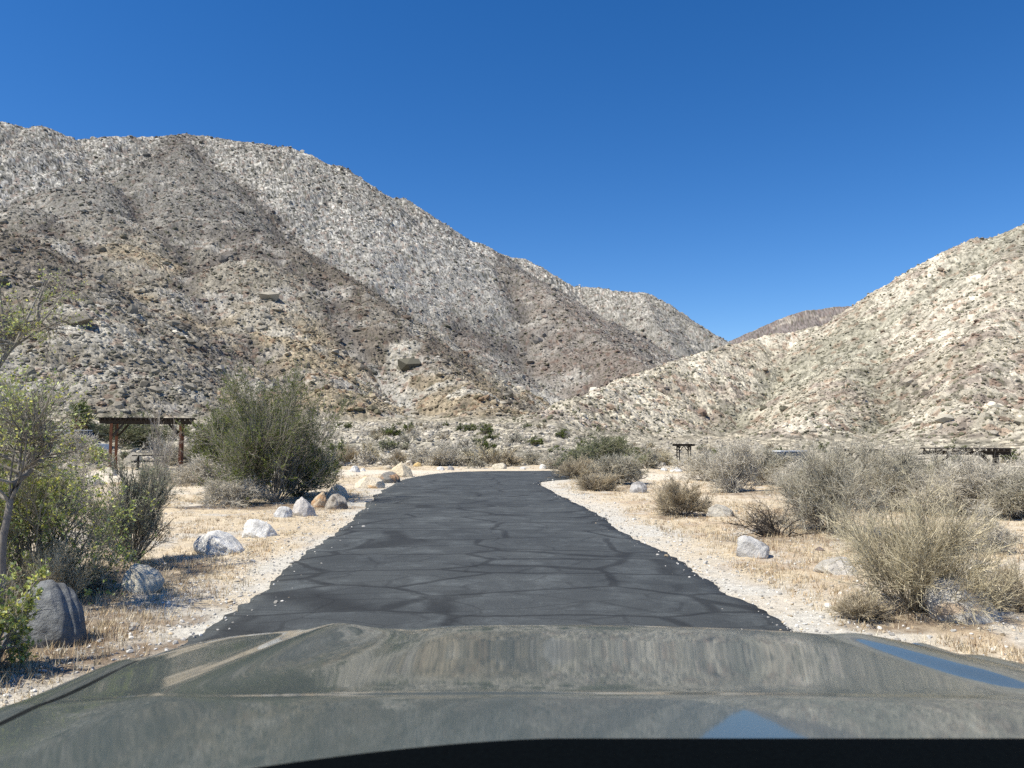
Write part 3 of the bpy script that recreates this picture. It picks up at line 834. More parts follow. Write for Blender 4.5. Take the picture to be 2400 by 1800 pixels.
KINDS = {
 # stems, spread(deg min,max), stem radius, child counts/level, length factors, colours
 'creosote': dict(stems=46, ang=(6, 68), r=0.014, n=(9, 8, 5), lf=(0.42, 0.22, 0.10), curl=0.10, up=0.03, spread=0.62,
                  bark=[(.09, .08, .07), (.30, .28, .25)], twig=[(.22, .20, .15), (.44, .41, .34)], leaf=[(.14, .18, .03), (.21, .25, .055), (.08, .11, .02)], nl=6.0, ls=0.025, la=0.55, ltmin=0.0, base=0.28),
 'greysage': dict(stems=40, ang=(5, 80), r=0.011, n=(8, 8, 5), lf=(0.45, 0.26, 0.12), curl=0.16, up=0.03, spread=0.8,
                  bark=[(.07, .06, .05), (.22, .20, .17)], twig=[(.28, .26, .20), (.60, .56, .45)], leaf=[(.42, .42, .30), (.32, .33, .22), (.50, .48, .36)], nl=0.7, ls=0.016, la=0.5, ltmin=0.2, base=0.3),
 'palegrey': dict(stems=44, ang=(5, 82), r=0.008, n=(8, 8, 5), lf=(0.42, 0.24, 0.13), curl=0.2, up=0.03, spread=0.9,
                  bark=[(.20, .185, .16), (.36, .34, .30)], twig=[(.36, .335, .27), (.70, .65, .54)], leaf=[(.46, .45, .36), (.38, .37, .28)], nl=0.35, ls=0.014, la=0.5, ltmin=0.2, base=0.3),
 'straw': dict(stems=90, ang=(4, 80), r=0.0055, n=(7, 5, 3), lf=(0.46, 0.28, 0.16), curl=0.14, up=0.03, spread=0.58,
                  bark=[(.10, .09, .07), (.36, .32, .24)], twig=[(.28, .25, .17), (.74, .66, .46)], leaf=[(.38, .36, .22), (.50, .44, .28)], nl=0.25, ls=0.016, la=0.3, ltmin=0.3, base=0.25),
 'drytan': dict(stems=70, ang=(4, 76), r=0.005, n=(6, 6, 3), lf=(0.44, 0.26, 0.14), curl=0.12, up=0.03, spread=0.55,
                  bark=[(.15, .13, .10), (.30, .26, .20)], twig=[(.32, .27, .19), (.56, .49, .35)], leaf=[(.50, .42, .25)], nl=0.12, ls=0.014, la=0.4, ltmin=0.3, base=0.25),
 'leafy': dict(stems=34, ang=(8, 78), r=0.013, n=(7, 7, 4), lf=(0.45, 0.26, 0.12), curl=0.14, up=0.02, spread=0.85,
                  bark=[(.16, .145, .125), (.36, .34, .30)], twig=[(.24, .22, .17), (.44, .41, .34)], leaf=[(.40, .47, .13), (.54, .60, .22), (.26, .33, .09), (.68, .66, .15), (.46, .50, .28)], nl=3.6, ls=0.032, la=0.62, ltmin=0.1, base=0.3),
 'dusty': dict(stems=60, ang=(4, 62), r=0.010, n=(7, 7, 4), lf=(0.40, 0.22, 0.10), curl=0.08, up=0.02, spread=0.5,
                  bark=[(.05, .045, .04), (.22, .20, .17)], twig=[(.20, .19, .15), (.44, .41, .33)], leaf=[(.33, .36, .22), (.43, .45, .29), (.22, .25, .14)], nl=1.9, ls=0.020, la=0.5, ltmin=0.2, base=0.3),
 'olive': dict(stems=30, ang=(5, 72), r=0.012, n=(7, 7, 4), lf=(0.42, 0.24, 0.11), curl=0.12, up=0.03, spread=0.7,
                  bark=[(.12, .11, .09), (.26, .24, .20)], twig=[(.2, .2, .13), (.34, .33, .24)], leaf=[(.17, .19, .08), (.23, .25, .12), (.13, .15, .06)], nl=1.8, ls=0.030, la=0.5, ltmin=0.1, base=0.3),
 'blackbare': dict(stems=16, ang=(50, 88), r=0.015, n=(5, 4, 2), lf=(0.5, 0.3, 0.18), curl=0.22, up=0.04, spread=0.8,
                  bark=[(.03, .025, .022), (.07, .06, .05)], twig=[(.04, .035, .03), (.16, .14, .12)], leaf=[(.3, .3, .2)], nl=0.03, ls=0.015, la=0.5, ltmin=0.5, base=0.15),
 'bare': dict(stems=9, ang=(3, 38), r=0.010, n=(6, 5, 2.5), lf=(0.40, 0.28, 0.16), curl=0.07, up=0.02, spread=0.6,
                  bark=[(.20, .18, .16), (.34, .31, .28)], twig=[(.26, .24, .21), (.46, .43, .38)], leaf=[(.3, .3, .2)], nl=0.05, ls=0.015, la=0.5, ltmin=0.5, base=0.1),
}
def plant_mesh(kind, W, H, seed, dens=1.0, thick=1.0, leafscale=1.0):
    """grow a shrub and fit it into W x W x H; returns (wood mesh, foliage mesh)"""
    k = KINDS[kind]; rng = np.random.default_rng(seed)
    n = max(5, int(k['stems'] * min(1.0, dens ** 0.6)))
    th = np.radians(rng.uniform(*k['ang'], n)) ; ph = rng.uniform(0, 2 * math.pi, n)
    D = np.stack([np.sin(th) * np.cos(ph), np.sin(th) * np.sin(ph), np.cos(th)], 1)
    L = rng.uniform(0.45, 1.0, n) * (0.78 + 0.22 * np.cos(th)) * np.where(rng.uniform(size=n) > 0.9, 1.18, 1)
    P0 = np.stack([D[:, 0] * 0.05, D[:, 1] * 0.05, np.zeros(n)], 1)
    sz = 0.5 * (W + H)
    lv = []
    Rb = np.full(n, k['r'] / sz * 1.0) * rng.uniform(0.5, 1.3, n)
    P, R = grow(P0, D, L, Rb, 7, k['curl'], k['up'], rng)
    lv.append((P, R))
    cols = [k['bark']]
    nn = k['n']
    pr = (P, R)
    for q in range(3):
        npz = nn[q] * (dens ** (0.35 if q else 0.3)) * (0.9, 0.75, 0.75)[q]
        p, d, r = children(pr[0], pr[1], npz, rng, k['base'] if q == 0 else 0.15, k['spread'] * (1 + 0.15 * q), 0.62, (1.8, 1.5, 0.8)[q])
        d[:, 2] += 0.12
        Lq = k['lf'][q] * rng.uniform(0.5, 1.25, len(p))
        mn = (0.0022, 0.0017, 0.0013)[q] * thick
        P, R = grow(p, d, Lq, np.maximum(r, mn / sz * 1.3), (4, 3, 2)[q], k['curl'] * 1.3, k['up'], rng, taper=0.5)
        lv.append((P, R)); cols.append(k['bark'] if q == 0 else k['twig'])
        pr = (P, R)
    allp = np.concatenate([l[0].reshape(-1, 3) for l in lv])
    x = np.percentile(np.abs(allp[:, :2]), 99.0); zt = np.percentile(allp[:, 2], 99.6)
    S = np.array([W / 2 / x, W / 2 / x, H / zt])
    out = []
    for (P, R), c in zip(lv, cols):
        P = P * S; P[..., 2] = np.maximum(P[..., 2], 0.004)
        out.append((P, R * sz))
    V, Q, C = tubes(out, cols, rng)
    wood = mesh_np('branches', V, [Q], C)
    lp = np.concatenate([out[3][0]])
    Vl, Ql, Cl = leaves(lp, k['nl'], k['ls'] * leafscale, k['leaf'], rng, k['ltmin'], k['la'])
    fol = mesh_np('foliage', Vl, [Ql], Cl)
    wood.materials.append(M_BARK); fol.materials.append(M_LEAF)
    return wood, fol

def put(name, meshes, loc, label, cat='shrub', group=None, scale=(1, 1, 1), rz=0.0):
    t = empty(name, loc, rz); t.scale = scale
    tag(t, label, cat, group)
    link('branches', meshes[0], None, t)
    if meshes[1] is not None: link('foliage', meshes[1], None, t)
    return t

def shrub(px, kind, label, seed, dens=1.0, name='desert_shrub', cat='shrub', back=0.25, thick=1.0, ls=1.0):
    cx, yb, wp, hp = px
    X, Y, d = ground_hit(cx, yb)
    W = wp * K / F * d; H = hp * K / F * d
    d2 = d + back * W
    X *= d2 / d; Y *= d2 / d
    W *= d2 / d; H *= d2 / d
    ms = plant_mesh(kind, W, H, seed, dens, thick=max(1.0, d / 9) * thick, leafscale=max(1.0, (d / 15)) * ls)
    return put(name, ms, (X, Y, gz(X, Y) - 0.02), label, cat)

# large named plants
shrub((640, 1078, 190, 170), 'creosote', 'bright green creosote shoots at the right end of the large creosote bush', 71, 0.9, 'creosote_bush', 'bush')
shrub((596, 1092, 320, 276), 'creosote', 'large dark green creosote bush with tangled grey base beside the white boulders', 31, 1.6, 'creosote_bush', 'bush', thick=0.8)
shrub((478, 1045, 140, 150), 'creosote', 'greyish green creosote bush behind the left side of the large one', 12, 1.0, 'creosote_bush', 'bush')
shrub((430, 1052, 120, 58), 'palegrey', 'low pale grey twiggy shrub left of the large creosote bush', 13, 0.8)
shrub((500, 1098, 150, 62), 'palegrey', 'tangle of bare grey branches at the left foot of the large creosote bush', 14, 0.8)
shrub((288, 1222, 215, 200), 'dusty', 'dusty green bush with dark fanned stems behind the round cream boulder', 15, 1.1, thick=1.0)
shrub((340, 1105, 120, 215), 'bare', 'tall bare twigs rising in front of the left shelter', 16, 0.7, 'bare_shrub')
shrub((82, 1310, 300, 300), 'leafy', 'large bright leafed shrub hanging over the big shaded boulder', 17, 1.1, back=0.35)
shrub((-60, 1290, 300, 400), 'leafy', 'tall leafy shrub at the left edge of the view', 18, 1.2, back=0.3)
shrub((-30, 1470, 190, 190), 'leafy', 'leafy sprigs reaching in at the bottom left corner before the boulder', 19, 0.6, back=0.1)
shrub((208, 1290, 80, 50), 'palegrey', 'clump of pale dead twigs left of the round cream boulder', 20, 0.6)
shrub((110, 1310, 150, 110), 'straw', 'olive brown dry brush behind the big shaded boulder', 21, 1.2)
shrub((130, 1075, 110, 75), 'palegrey', 'grey leafless shrub at the left edge of the sandy pad', 22, 0.8)
shrub((205, 1004, 60, 34), 'straw', 'low orange tan brush left of the red shelter posts', 23, 0.5)
shrub((755, 1007, 56, 46), 'drytan', 'round tan bush behind the egg shaped boulder', 24, 0.7)
shrub((795, 1004, 54, 46), 'straw', 'yellow green bush right of the round tan bush', 25, 0.7)
shrub((960, 1008, 92, 48), 'palegrey', 'wide pale grey shrub beyond the road bend, largest of that row', 26, 1.0)
shrub((1012, 1006, 62, 36), 'greysage', 'grey green shrub right of the wide pale grey one', 27, 0.7)
shrub((906, 1004, 60, 36), 'palegrey', 'small grey shrub left of the wide pale grey one', 28, 0.7)
shrub((1098, 1010, 70, 34), 'drytan', 'low yellowish bush behind the smooth cream boulder', 29, 0.7)
shrub((1200, 1014, 72, 42), 'palegrey', 'pale grey bush beyond the white boulder at the asphalt end', 30, 0.8)
shrub((1308, 1022, 190, 92), 'olive', 'wide grey green bush at the inner side of the road bend', 31, 1.6)
shrub((1335, 1050, 110, 66), 'greysage', 'dark grey tangled bush in front of the wide grey green bush', 32, 1.0)
shrub((1240, 1036, 92, 48), 'drytan', 'tan brush at the corner where the asphalt turns right', 33, 0.9)
shrub((1290, 1062, 92, 50), 'drytan', 'tan dry brush around the lichen covered rock', 34, 0.8)
shrub((1398, 1014, 70, 40), 'greysage', 'grey bush just left of the sandy clearing', 35, 0.8)
shrub((1468, 1118, 118, 82), 'drytan', 'small dry brown bush standing alone on straw grass right of the road', 36, 1.3)
shrub((1590, 1066, 120, 104), 'palegrey', 'pale grey bush left of the big grey green one', 37, 1.2)
shrub((1665, 1050, 120, 76), 'greysage', 'grey bush half behind the big grey green one', 38, 1.0)
shrub((1795, 1160, 225, 178), 'greysage', 'big grey green bush with black crooked branches at its left base', 39, 1.7)
shrub((1690, 1160, 200, 78), 'blackbare', 'black crooked bare branches sprawling left of the big bush', 40, 1.3, 'bare_shrub', back=0.0)
shrub((2030, 1110, 120, 120), 'blackbare', 'single dark arching branches rising out of the pale thicket', 51, 0.4, 'bare_shrub', back=0.0)
shrub((1935, 1110, 190, 132), 'greysage', 'tall grey bush with dark arching branch in the middle of the right thicket', 41, 1.8)
shrub((2085, 1120, 230, 112), 'palegrey', 'pale grey thicket bush in front of the right shelter', 42, 1.6)
shrub((2215, 1130, 150, 92), 'greysage', 'dark centred grey bush at the right edge of the view', 43, 1.2)
shrub((1975, 1345, 300, 245), 'straw', 'large straw coloured bush of fine stems beside the white dappled boulder', 44, 1.1)
shrub((2180, 1320, 170, 75), 'drytan', 'low brown brush at the right edge behind the dappled boulder', 45, 0.9)
shrub((1870, 1350, 110, 60), 'drytan', 'grey brown twigs at the left foot of the straw coloured bush', 46, 0.8)
shrub((2110, 1200, 150, 90), 'palegrey', 'low pale twiggy bush behind the straw coloured bush', 47, 0.9)
shrub((268, 972, 165, 62), 'olive', 'broad green tree like bush behind the left shelter', 48, 1.8, 'mesquite_tree', 'tree')
shrub((405, 1008, 110, 42), 'greysage', 'grey brush under the far end of the left shelter', 49, 0.9)
shrub((160, 1000, 110, 60), 'palegrey', 'grey brush in front of the parked vehicle on the left', 50, 0.8)

# trees at the left edge: crooked trunk, limbs, open crown
def tree(trunk_px, d, label, seed, crown_px, leafk='leafy', spread=0.9):
    """trunk_px: photo points from base to fork, all at distance d"""
    rng = np.random.default_rng(seed)
    k = KINDS[leafk]
    pts = np.array([at_dist(a, b, d + dd_) for a, b, dd_ in trunk_px])
    base = pts[0].copy(); base[2] = gz(base[0], base[1]) - 0.05
    pts[0] = base
    n0 = 12
    s = np.linspace(0, len(pts) - 1, n0)
    tr = np.stack([np.interp(s, np.arange(len(pts)), pts[:, j]) for j in range(3)], 1)
    tr[1:-1] += rng.normal(0, 0.012, (n0 - 2, 3))
    Rr = np.linspace(0.038, 0.022, n0)
    P = tr[None]; R = Rr[None]
    # limbs aimed into the crown box
    cps = np.array([at_dist(rng.uniform(crown_px[0], crown_px[2]), rng.uniform(crown_px[1], crown_px[3]), d + rng.uniform(-0.6, 0.9)) for _ in range(26)])
    starts = tr[rng.integers(n0 // 2, n0, 26)]
    t = np.linspace(0, 1, 8)[None, :, None]
    mid = (starts + cps) / 2 + rng.normal(0, 0.10, (26, 3)); mid[:, 2] -= 0.08
    LP = (1 - t) ** 2 * starts[:, None] + 2 * t * (1 - t) * mid[:, None] + t ** 2 * cps[:, None]
    LR = np.repeat(np.linspace(0.019, 0.005, 8)[None], 26, 0) * rng.uniform(0.5, 1.1, (26, 1))
    p, dd1, r = children(LP, LR, 9, rng, 0.3, spread, 0.6, 1.2)
    A, RA = grow(p, dd1, rng.uniform(0.2, 0.55, len(p)), np.maximum(r, 0.003), 5, 0.15, 0.05, rng)
    p, dd1, r = children(A, RA, 6, rng, 0.1, spread, 0.6, 1.2)
    B, RB = grow(p, dd1, rng.uniform(0.1, 0.28, len(p)), np.maximum(r, 0.0016), 3, 0.15, 0.04, rng)
    V, Q, C = tubes([(P, R), (LP, LR)], [[(.22, .20, .175), (.24, .22, .19)], [(.18, .165, .14), (.30, .28, .24)]], rng)
    trunk = mesh_np('trunk', V - base, [Q], C, smooth=True)
    V, Q, C = tubes([(A, RA), (B, RB)], [[(.16, .145, .12), (.30, .27, .23)], k['twig']], rng)
    br = mesh_np('branches', V - base, [Q], C)
    Vl, Ql, Cl = leaves(B, 2.6, 0.028, k['leaf'], rng, 0.0, 0.55)
    fol = mesh_np('foliage', Vl - base, [Ql], Cl)
    e = empty('desert_tree', base); tag(e, label, 'tree')
    link('trunk', trunk, M_BARK, e); link('branches', br, M_BARK, e); link('foliage', fol, M_LEAF, e)
tree([(-190, 1300, 0), (-120, 1000, 0), (-50, 860, 0), (10, 770, 0), (50, 725, 0), (85, 690, 0.1)], 10.5, 'leaning grey trunked tree with an open upper crown at the left edge', 61, (-380, 545, 155, 745))
tree([(5, 1330, 0), (8, 1230, 0), (10, 1140, 0), (25, 1060, 0), (70, 1010, 0), (110, 960, 0.1)], 8.4, 'small upright tree behind the leafy shrub at the left edge', 62, (-150, 790, 125, 1010))

# fan palm far left
def palm():
    p = at_dist(170, 950, 75)
    X, Y = p[0], p[1]; z0 = gz(X, Y); top = at_dist(170, 900, 75)[2]
    rng = np.random.default_rng(3)
    e = empty('fan_palm', (X, Y, z0)); tag(e, 'small fan palm with brown skirt left of the left shelter', 'palm')
    H = top - z0
    P, R = grow(np.zeros((1, 3)), np.array([[0, 0, 1.]]), np.array([H]), np.array([0.22]), 6, 0.02, 0.1, rng, 0.8)
    V, Q, C = tubes([(P, R)], [[(.2, .15, .1), (.22, .17, .12)]], rng)
    link('trunk', mesh_np('trunk', V, [Q], C), M_BARK, e)
    def fronds(n, th0, th1, L, cols, z):
        th = np.radians(rng.uniform(th0, th1, n)); ph = rng.uniform(0, 6.28, n)
        D = np.stack([np.sin(th) * np.cos(ph), np.sin(th) * np.sin(ph), np.cos(th)], 1)
        P, R = grow(np.tile([[0, 0, z]], (n, 1)), D, rng.uniform(.7, 1.1, n) * L, np.full(n, 0.03), 4, 0.05, -0.12, rng)
        Vl, Ql, Cl = leaves(P, 22, 0.42, cols, rng, 0.45, 0.16)
        V2, Q2, C2 = tubes([(P, R)], [[cols[0], cols[-1]]], rng)
        return mesh_np('fronds', np.vstack([Vl, V2]), [Ql, Q2 + len(Vl)], np.vstack([Cl, C2]))
    link('crown', fronds(34, 5, 105, 1.2, [(.10, .13, .04), (.15, .18, .06)], H), M_LEAF, e)
    link('dead_skirt', fronds(24, 120, 170, 1.0, [(.32, .22, .10), (.24, .16, .08)], H * 0.95), M_STRAW, e)
palm()

# repeated shrubs of the middle distance and the fan
protos = {}
for i, (kd, dn) in enumerate([('palegrey', 0.5), ('greysage', 0.5), ('drytan', 0.5), ('creosote', 0.6), ('olive', 0.5), ('straw', 0.4)]):
    for v in range(2):
        protos[(kd, v)] = plant_mesh(kd, 2.0, 1.25, 200 + i * 7 + v, dn * 0.32, thick=7.5, leafscale=3.6)
LBL = {'palegrey': 'low pale grey twiggy bush among rubble beyond the road', 'greysage': 'low grey green bush among rubble beyond the road', 'drytan': 'small tan dry bush among rubble beyond the road',
       'creosote': 'dark green creosote bush among rubble beyond the road', 'olive': 'olive green bush among rubble beyond the road', 'straw': 'yellowish grassy bush among rubble beyond the road'}
rng = np.random.default_rng(404)
cnt = 0; tries = 0; placed = []; p3x = (1477 * K - 1200) / F
while cnt < 285 and tries < 6000:
    tries += 1
    azm = math.radians(rng.uniform(-35.5, 35.5)); r = math.exp(rng.uniform(math.log(40), math.log(215)))
    if r < 60 and rng.uniform() < 0.35: continue
    x, y = r * math.sin(azm), r * math.cos(azm)
    if road_dist(np.array([x]), np.array([y]))[0] < 3.0: continue
    if any(((x - a) / (c + 1)) ** 2 + ((y - b) / (d + 1)) ** 2 < 1.2 for a, b, c, d in PADS): continue
    if math.hypot(x + 22.5, y - 45) < 5 or abs(x / y - p3x) < 0.02: continue
    if any((x - a) ** 2 + (y - b) ** 2 < 2.2 ** 2 for a, b in placed): continue
    z, rg, mt = height(np.array([x]), np.array([y]), full=False)
    if mt[0] > 0.55: continue
    kd = rng.choice(['palegrey', 'greysage', 'drytan', 'creosote', 'olive', 'straw'], p=[.27, .2, .13, .2, .14, .06])
    s = rng.uniform(0.65, 1.35) * (0.9 + 0.25 * (r > 100))
    ms = protos[(kd, int(rng.integers(0, 2)))]
    put('creosote_bush' if kd == 'creosote' else 'desert_shrub', ms, (x, y, float(z[0]) - 0.05), LBL[kd], 'shrub', 'shrubs scattered beyond the road: ' + kd, (s * rng.uniform(.85, 1.3), s * rng.uniform(.85, 1.2), s * rng.uniform(.7, 1.1)), rng.uniform(0, 6.28))
    placed.append((x, y)); cnt += 1

# fill behind and inside the right thicket and along the left middle ground (nearer, finer protos)
near = {kd: plant_mesh(kd, 2.0, 1.3, 300 + i, 0.8, thick=3.0, leafscale=1.8) for i, kd in enumerate(['palegrey', 'greysage', 'drytan', 'straw'])}
spots = [  # display x, base y, width m, height m, kind, label
 (1520, 1040, 2.4, 1.3, 'palegrey', 'pale grey bush right of the sandy clearing'),
 (1750, 1062, 3.0, 1.0, 'palegrey', 'pale grey bush in front of the white parked vehicle'),
 (1840, 1060, 3.0, 1.0, 'greysage', 'grey bush below the dark roof end right of the white vehicle'),
 (1985, 1066, 3.0, 1.1, 'palegrey', 'pale grey bush left of the right shelter'),
 (2080, 1062, 3.2, 0.9, 'palegrey', 'pale bush under the left half of the right shelter'),
 (2170, 1068, 3.2, 0.85, 'greysage', 'grey bush under the right half of the right shelter'),
 (2235, 1090, 2.4, 1.0, 'palegrey', 'pale bush cut off by the right edge near the right shelter'),
 (1620, 1030, 3.0, 1.0, 'greysage', 'grey bush far behind the alone standing dry bush'),
 (1700, 1024, 3.0, 0.8, 'greysage', 'grey bush behind the thicket near the white vehicle'),
 (60, 1040, 2.6, 1.5, 'palegrey', 'pale grey bush behind the small upright tree'),
 (335, 1034, 1.6, 0.6, 'greysage', 'low grey bush in front of the left shelter, right of its red posts'),
 (390, 1045, 1.6, 0.7, 'palegrey', 'low pale bush in front of the far posts of the left shelter'),
 (100, 1110, 1.8, 1.2, 'palegrey', 'pale twiggy bush left of the tall bare twigs'),
 (690, 1000, 2.0, 1.1, 'palegrey', 'pale grey bush peeking right behind the large creosote bush'),
 (1150, 1006, 1.7, 1.0, 'greysage', 'grey green bush left of the small white boulder at the asphalt end'),
 (1060, 1004, 1.6, 0.9, 'greysage', 'grey green bush behind the smooth cream boulder'),
 (860, 1000, 1.6, 0.9, 'drytan', 'tan bush behind the knobbly cream boulder'),
 (1440, 1006, 1.6, 0.8, 'straw', 'low yellow green brush behind the oval white boulder'),
 (1500, 1008, 1.8, 0.8, 'straw', 'low yellow green brush right of the oval white boulder'),
]
for (xd, yd, W_, H_, kd, lb) in spots:
    X, Y, d = ground_hit(xd, yd)
    put('desert_shrub', near[kd], (X, Y, gz(X, Y) - 0.03), lb, 'shrub', None, (W_ / 2, W_ / 2, H_ / 1.3), rng.uniform(0, 6.28))

# ------------------------------------------------------------------ shelters
def box_mb(V, Q, c, s, ax=None):
    """append an oriented box: centre c, half sizes s, axes ax (3x3 rows)"""
    ax = np.eye(3) if ax is None else np.array(ax)
    o = len(V)
    for sx, sy, sz_ in [(-1, -1, -1), (1, -1, -1), (1, 1, -1), (-1, 1, -1), (-1, -1, 1), (1, -1, 1), (1, 1, 1), (-1, 1, 1)]:
        V.append(np.array(c) + ax[0] * s[0] * sx + ax[1] * s[1] * sy + ax[2] * s[2] * sz_)
    for f in [(0, 3, 2, 1), (4, 5, 6, 7), (0, 1, 5, 4), (1, 2, 6, 5), (2, 3, 7, 6), (3, 0, 4, 7)]:
        Q.append([o + i for i in f])
def bar(V, Q, a, b, w_, h_):
    a = np.array(a, float); b = np.array(b, float); d = b - a; L = np.linalg.norm(d); d /= L
    ref = np.array([0, 0, 1.0]) if abs(d[2]) < 0.9 else np.array([0, 1.0, 0])
    s = np.cross(ref, d); s /= np.linalg.norm(s); u = np.cross(d, s)
    box_mb(V, Q, (a + b) / 2, (L / 2, w_ / 2, h_ / 2), (d, s, u))
def wood_mat(name, lo, hi):
    m, t, p = mat_new(name, 0.85, 0.2)
    tc = N(t, 'ShaderNodeTexCoord'); mp = N(t, 'ShaderNodeMapping'); mp.inputs['Scale'].default_value = (8, 8, 1.2)
    n = N(t, 'ShaderNodeTexNoise', Scale=2.0, Detail=5)
    t.links.new(tc.outputs['Object'], mp.inputs[0]); t.links.new(mp.outputs[0], n.inputs['Vector'])
    r = ramp(t, n.outputs[0], [(0.3, lo), (0.7, hi)])
    t.links.new(r.outputs[0], p.inputs['Base Color'])
    return m
M_DARKWOOD = wood_mat('dark_weathered_wood', (.018, .015, .013), (.05, .042, .036))
M_REDWOOD = wood_mat('red_brown_post', (.10, .045, .028), (.20, .09, .05))

def bmesh_obj(name, V, Q, mat, parent):
    return link(name, mesh_np(name, np.array(V), [np.array(Q)]), mat, parent)

def shelter(loc, rz, L, W_, H, label, poles=M_REDWOOD):
    e = empty('shade_shelter', loc, rz); tag(e, label, 'shelter')
    ix, iy = L / 2 - 0.55, W_ / 2 - 0.35
    for sx in (-1, 1):
        for sy in (-1, 1):
            V, Q = [], []
            bar(V, Q, (sx * ix, sy * iy, -0.15), (sx * ix, sy * iy, H - 0.002), 0.13, 0.13)
            bmesh_obj('post', V, Q, poles, e)
            V, Q = [], []
            bar(V, Q, (sx * ix, sy * (iy - 0.085), H - 0.62), (sx * ix, sy * (iy - 0.55), H - 0.02), 0.09, 0.10)
            bmesh_obj('brace', V, Q, M_DARKWOOD, e)
            V, Q = [], []
            bar(V, Q, (sx * (ix - 0.085), sy * iy, H - 0.62), (sx * (ix - 0.55), sy * iy, H - 0.02), 0.09, 0.10)
            bmesh_obj('brace', V, Q, M_DARKWOOD, e)
    for sy in (-1, 1):
        V, Q = [], []
        box_mb(V, Q, (0, sy * iy, H + 0.08), (L / 2, 0.05, 0.08)); bmesh_obj('beam', V, Q, M_DARKWOOD, e)
    V, Q = [], []
    n = int(L / 0.24)
    for i in range(n + 1):
        x = -L / 2 + 0.06 + i * (L - 0.12) / n
        box_mb(V, Q, (x, 0, H + 0.213), (0.03, W_ / 2, 0.05))
    for j in range(int(W_ / 0.11)):
        y = -W_ / 2 + 0.07 + j * 0.11
        box_mb(V, Q, (0, y, H + 0.285), (L / 2 + 0.12, 0.035, 0.018))
    bmesh_obj('roof_slats', V, Q, M_DARKWOOD, e)
    return e
# left shelter: long side seen from the front
pa = at_dist(253, 1010, 44)
u = np.array([0.885, 0.466]); vv = np.array([-0.466, 0.885])
cen = np.array(pa[:2]) + u * (1.42) + vv * 1.05
zg = gz(cen[0], cen[1])
ls_ = shelter((cen[0], cen[1], zg - 0.02), math.atan2(u[1], u[0]) - 0.14, 4.35, 2.7, 2.42, 'open wooden shade shelter with reddish posts left of the creosote bush')
# picnic table beneath
def table(loc, rz, label):
    e = empty('picnic_table', loc, rz); tag(e, label, 'table')
    V, Q = [], []
    for j in range(5): box_mb(V, Q, (0, -0.32 + j * 0.16, 0.74), (0.9, 0.07, 0.022))
    bmesh_obj('table_top', V, Q, M_DARKWOOD, e)
    for s in (-1, 1):
        V, Q = [], []
        for j in range(2): box_mb(V, Q, (0, s * (0.66 + j * 0.15), 0.44), (0.9, 0.065, 0.022))
        bmesh_obj('bench', V, Q, M_DARKWOOD, e)
        V, Q = [], []
        bar(V, Q, (s * 0.62, -0.55, -0.03), (s * 0.62, -0.18, 0.715), 0.08, 0.05)
        bar(V, Q, (s * 0.62, 0.55, -0.03), (s * 0.62, 0.18, 0.715), 0.08, 0.05)
        bar(V, Q, (s * 0.70, -0.82, 0.395), (s * 0.70, 0.82, 0.395), 0.05, 0.045)
        bmesh_obj('leg', V, Q, M_DARKWOOD, e)
table((cen[0] + 0.2, cen[1], zg), 0.4, 'dark picnic table under the left shelter')
# right shelter
p2 = at_dist(2085, 975, 42)
shelter((p2[0], p2[1], p2[2] - 2.56), -0.50, 3.5, 2.7, 2.42, 'dark flat roofed shade shelter half hidden by the right thicket', M_DARKWOOD)
p3 = at_dist(1477, 975, 105)
shelter((p3[0], p3[1], gz(p3[0], p3[1])), 0.0, 2.6, 2.2, 2.5, 'small far shade shelter beyond the sandy clearing', M_DARKWOOD)
p4 = at_dist(1853, 974, 62)
shelter((p4[0], p4[1], p4[2] - 2.45), 1.35, 4.4, 2.2, 2.3, 'shelter roof end showing between the white vehicle and the right shelter', M_DARKWOOD)

# ------------------------------------------------------------------ parked vehicles in the distance
def paint(name, col, rough=0.3, metallic=0.0, coat=0.6):
    m, t, p = mat_new(name, rough, 0.5)
    p.inputs['Base Color'].default_value = (*col, 1); p.inputs['Metallic'].default_value = metallic
    p.inputs['Coat Weight'].default_value = coat; p.inputs['Coat Roughness'].default_value = 0.04
    tc = N(t, 'ShaderNodeTexCoord'); n = N(t, 'ShaderNodeTexNoise', Scale=3, Detail=4)
    t.links.new(tc.outputs['Object'], n.inputs['Vector'])
    r = ramp(t, n.outputs[0], [(0.3, tuple(c * 0.93 for c in col)), (0.7, tuple(min(1, c * 1.05) for c in col))])
    t.links.new(r.outputs[0], p.inputs['Base Color'])
    return m
M_WHITE = paint('white_paint', (.75, .78, .80)); M_BLUE = paint('blue_paint', (.20, .27, .36)); M_GLASSD = paint('dark_glass', (.02, .025, .03), 0.05)
M_TYRE, _t, _p = mat_new('tyre_rubber', 0.9, 0.2); _p.inputs['Base Color'].default_value = (.02, .02, .02, 1)
M_RIM = paint('wheel_rim', (.4, .4, .42), 0.3, 0.8)

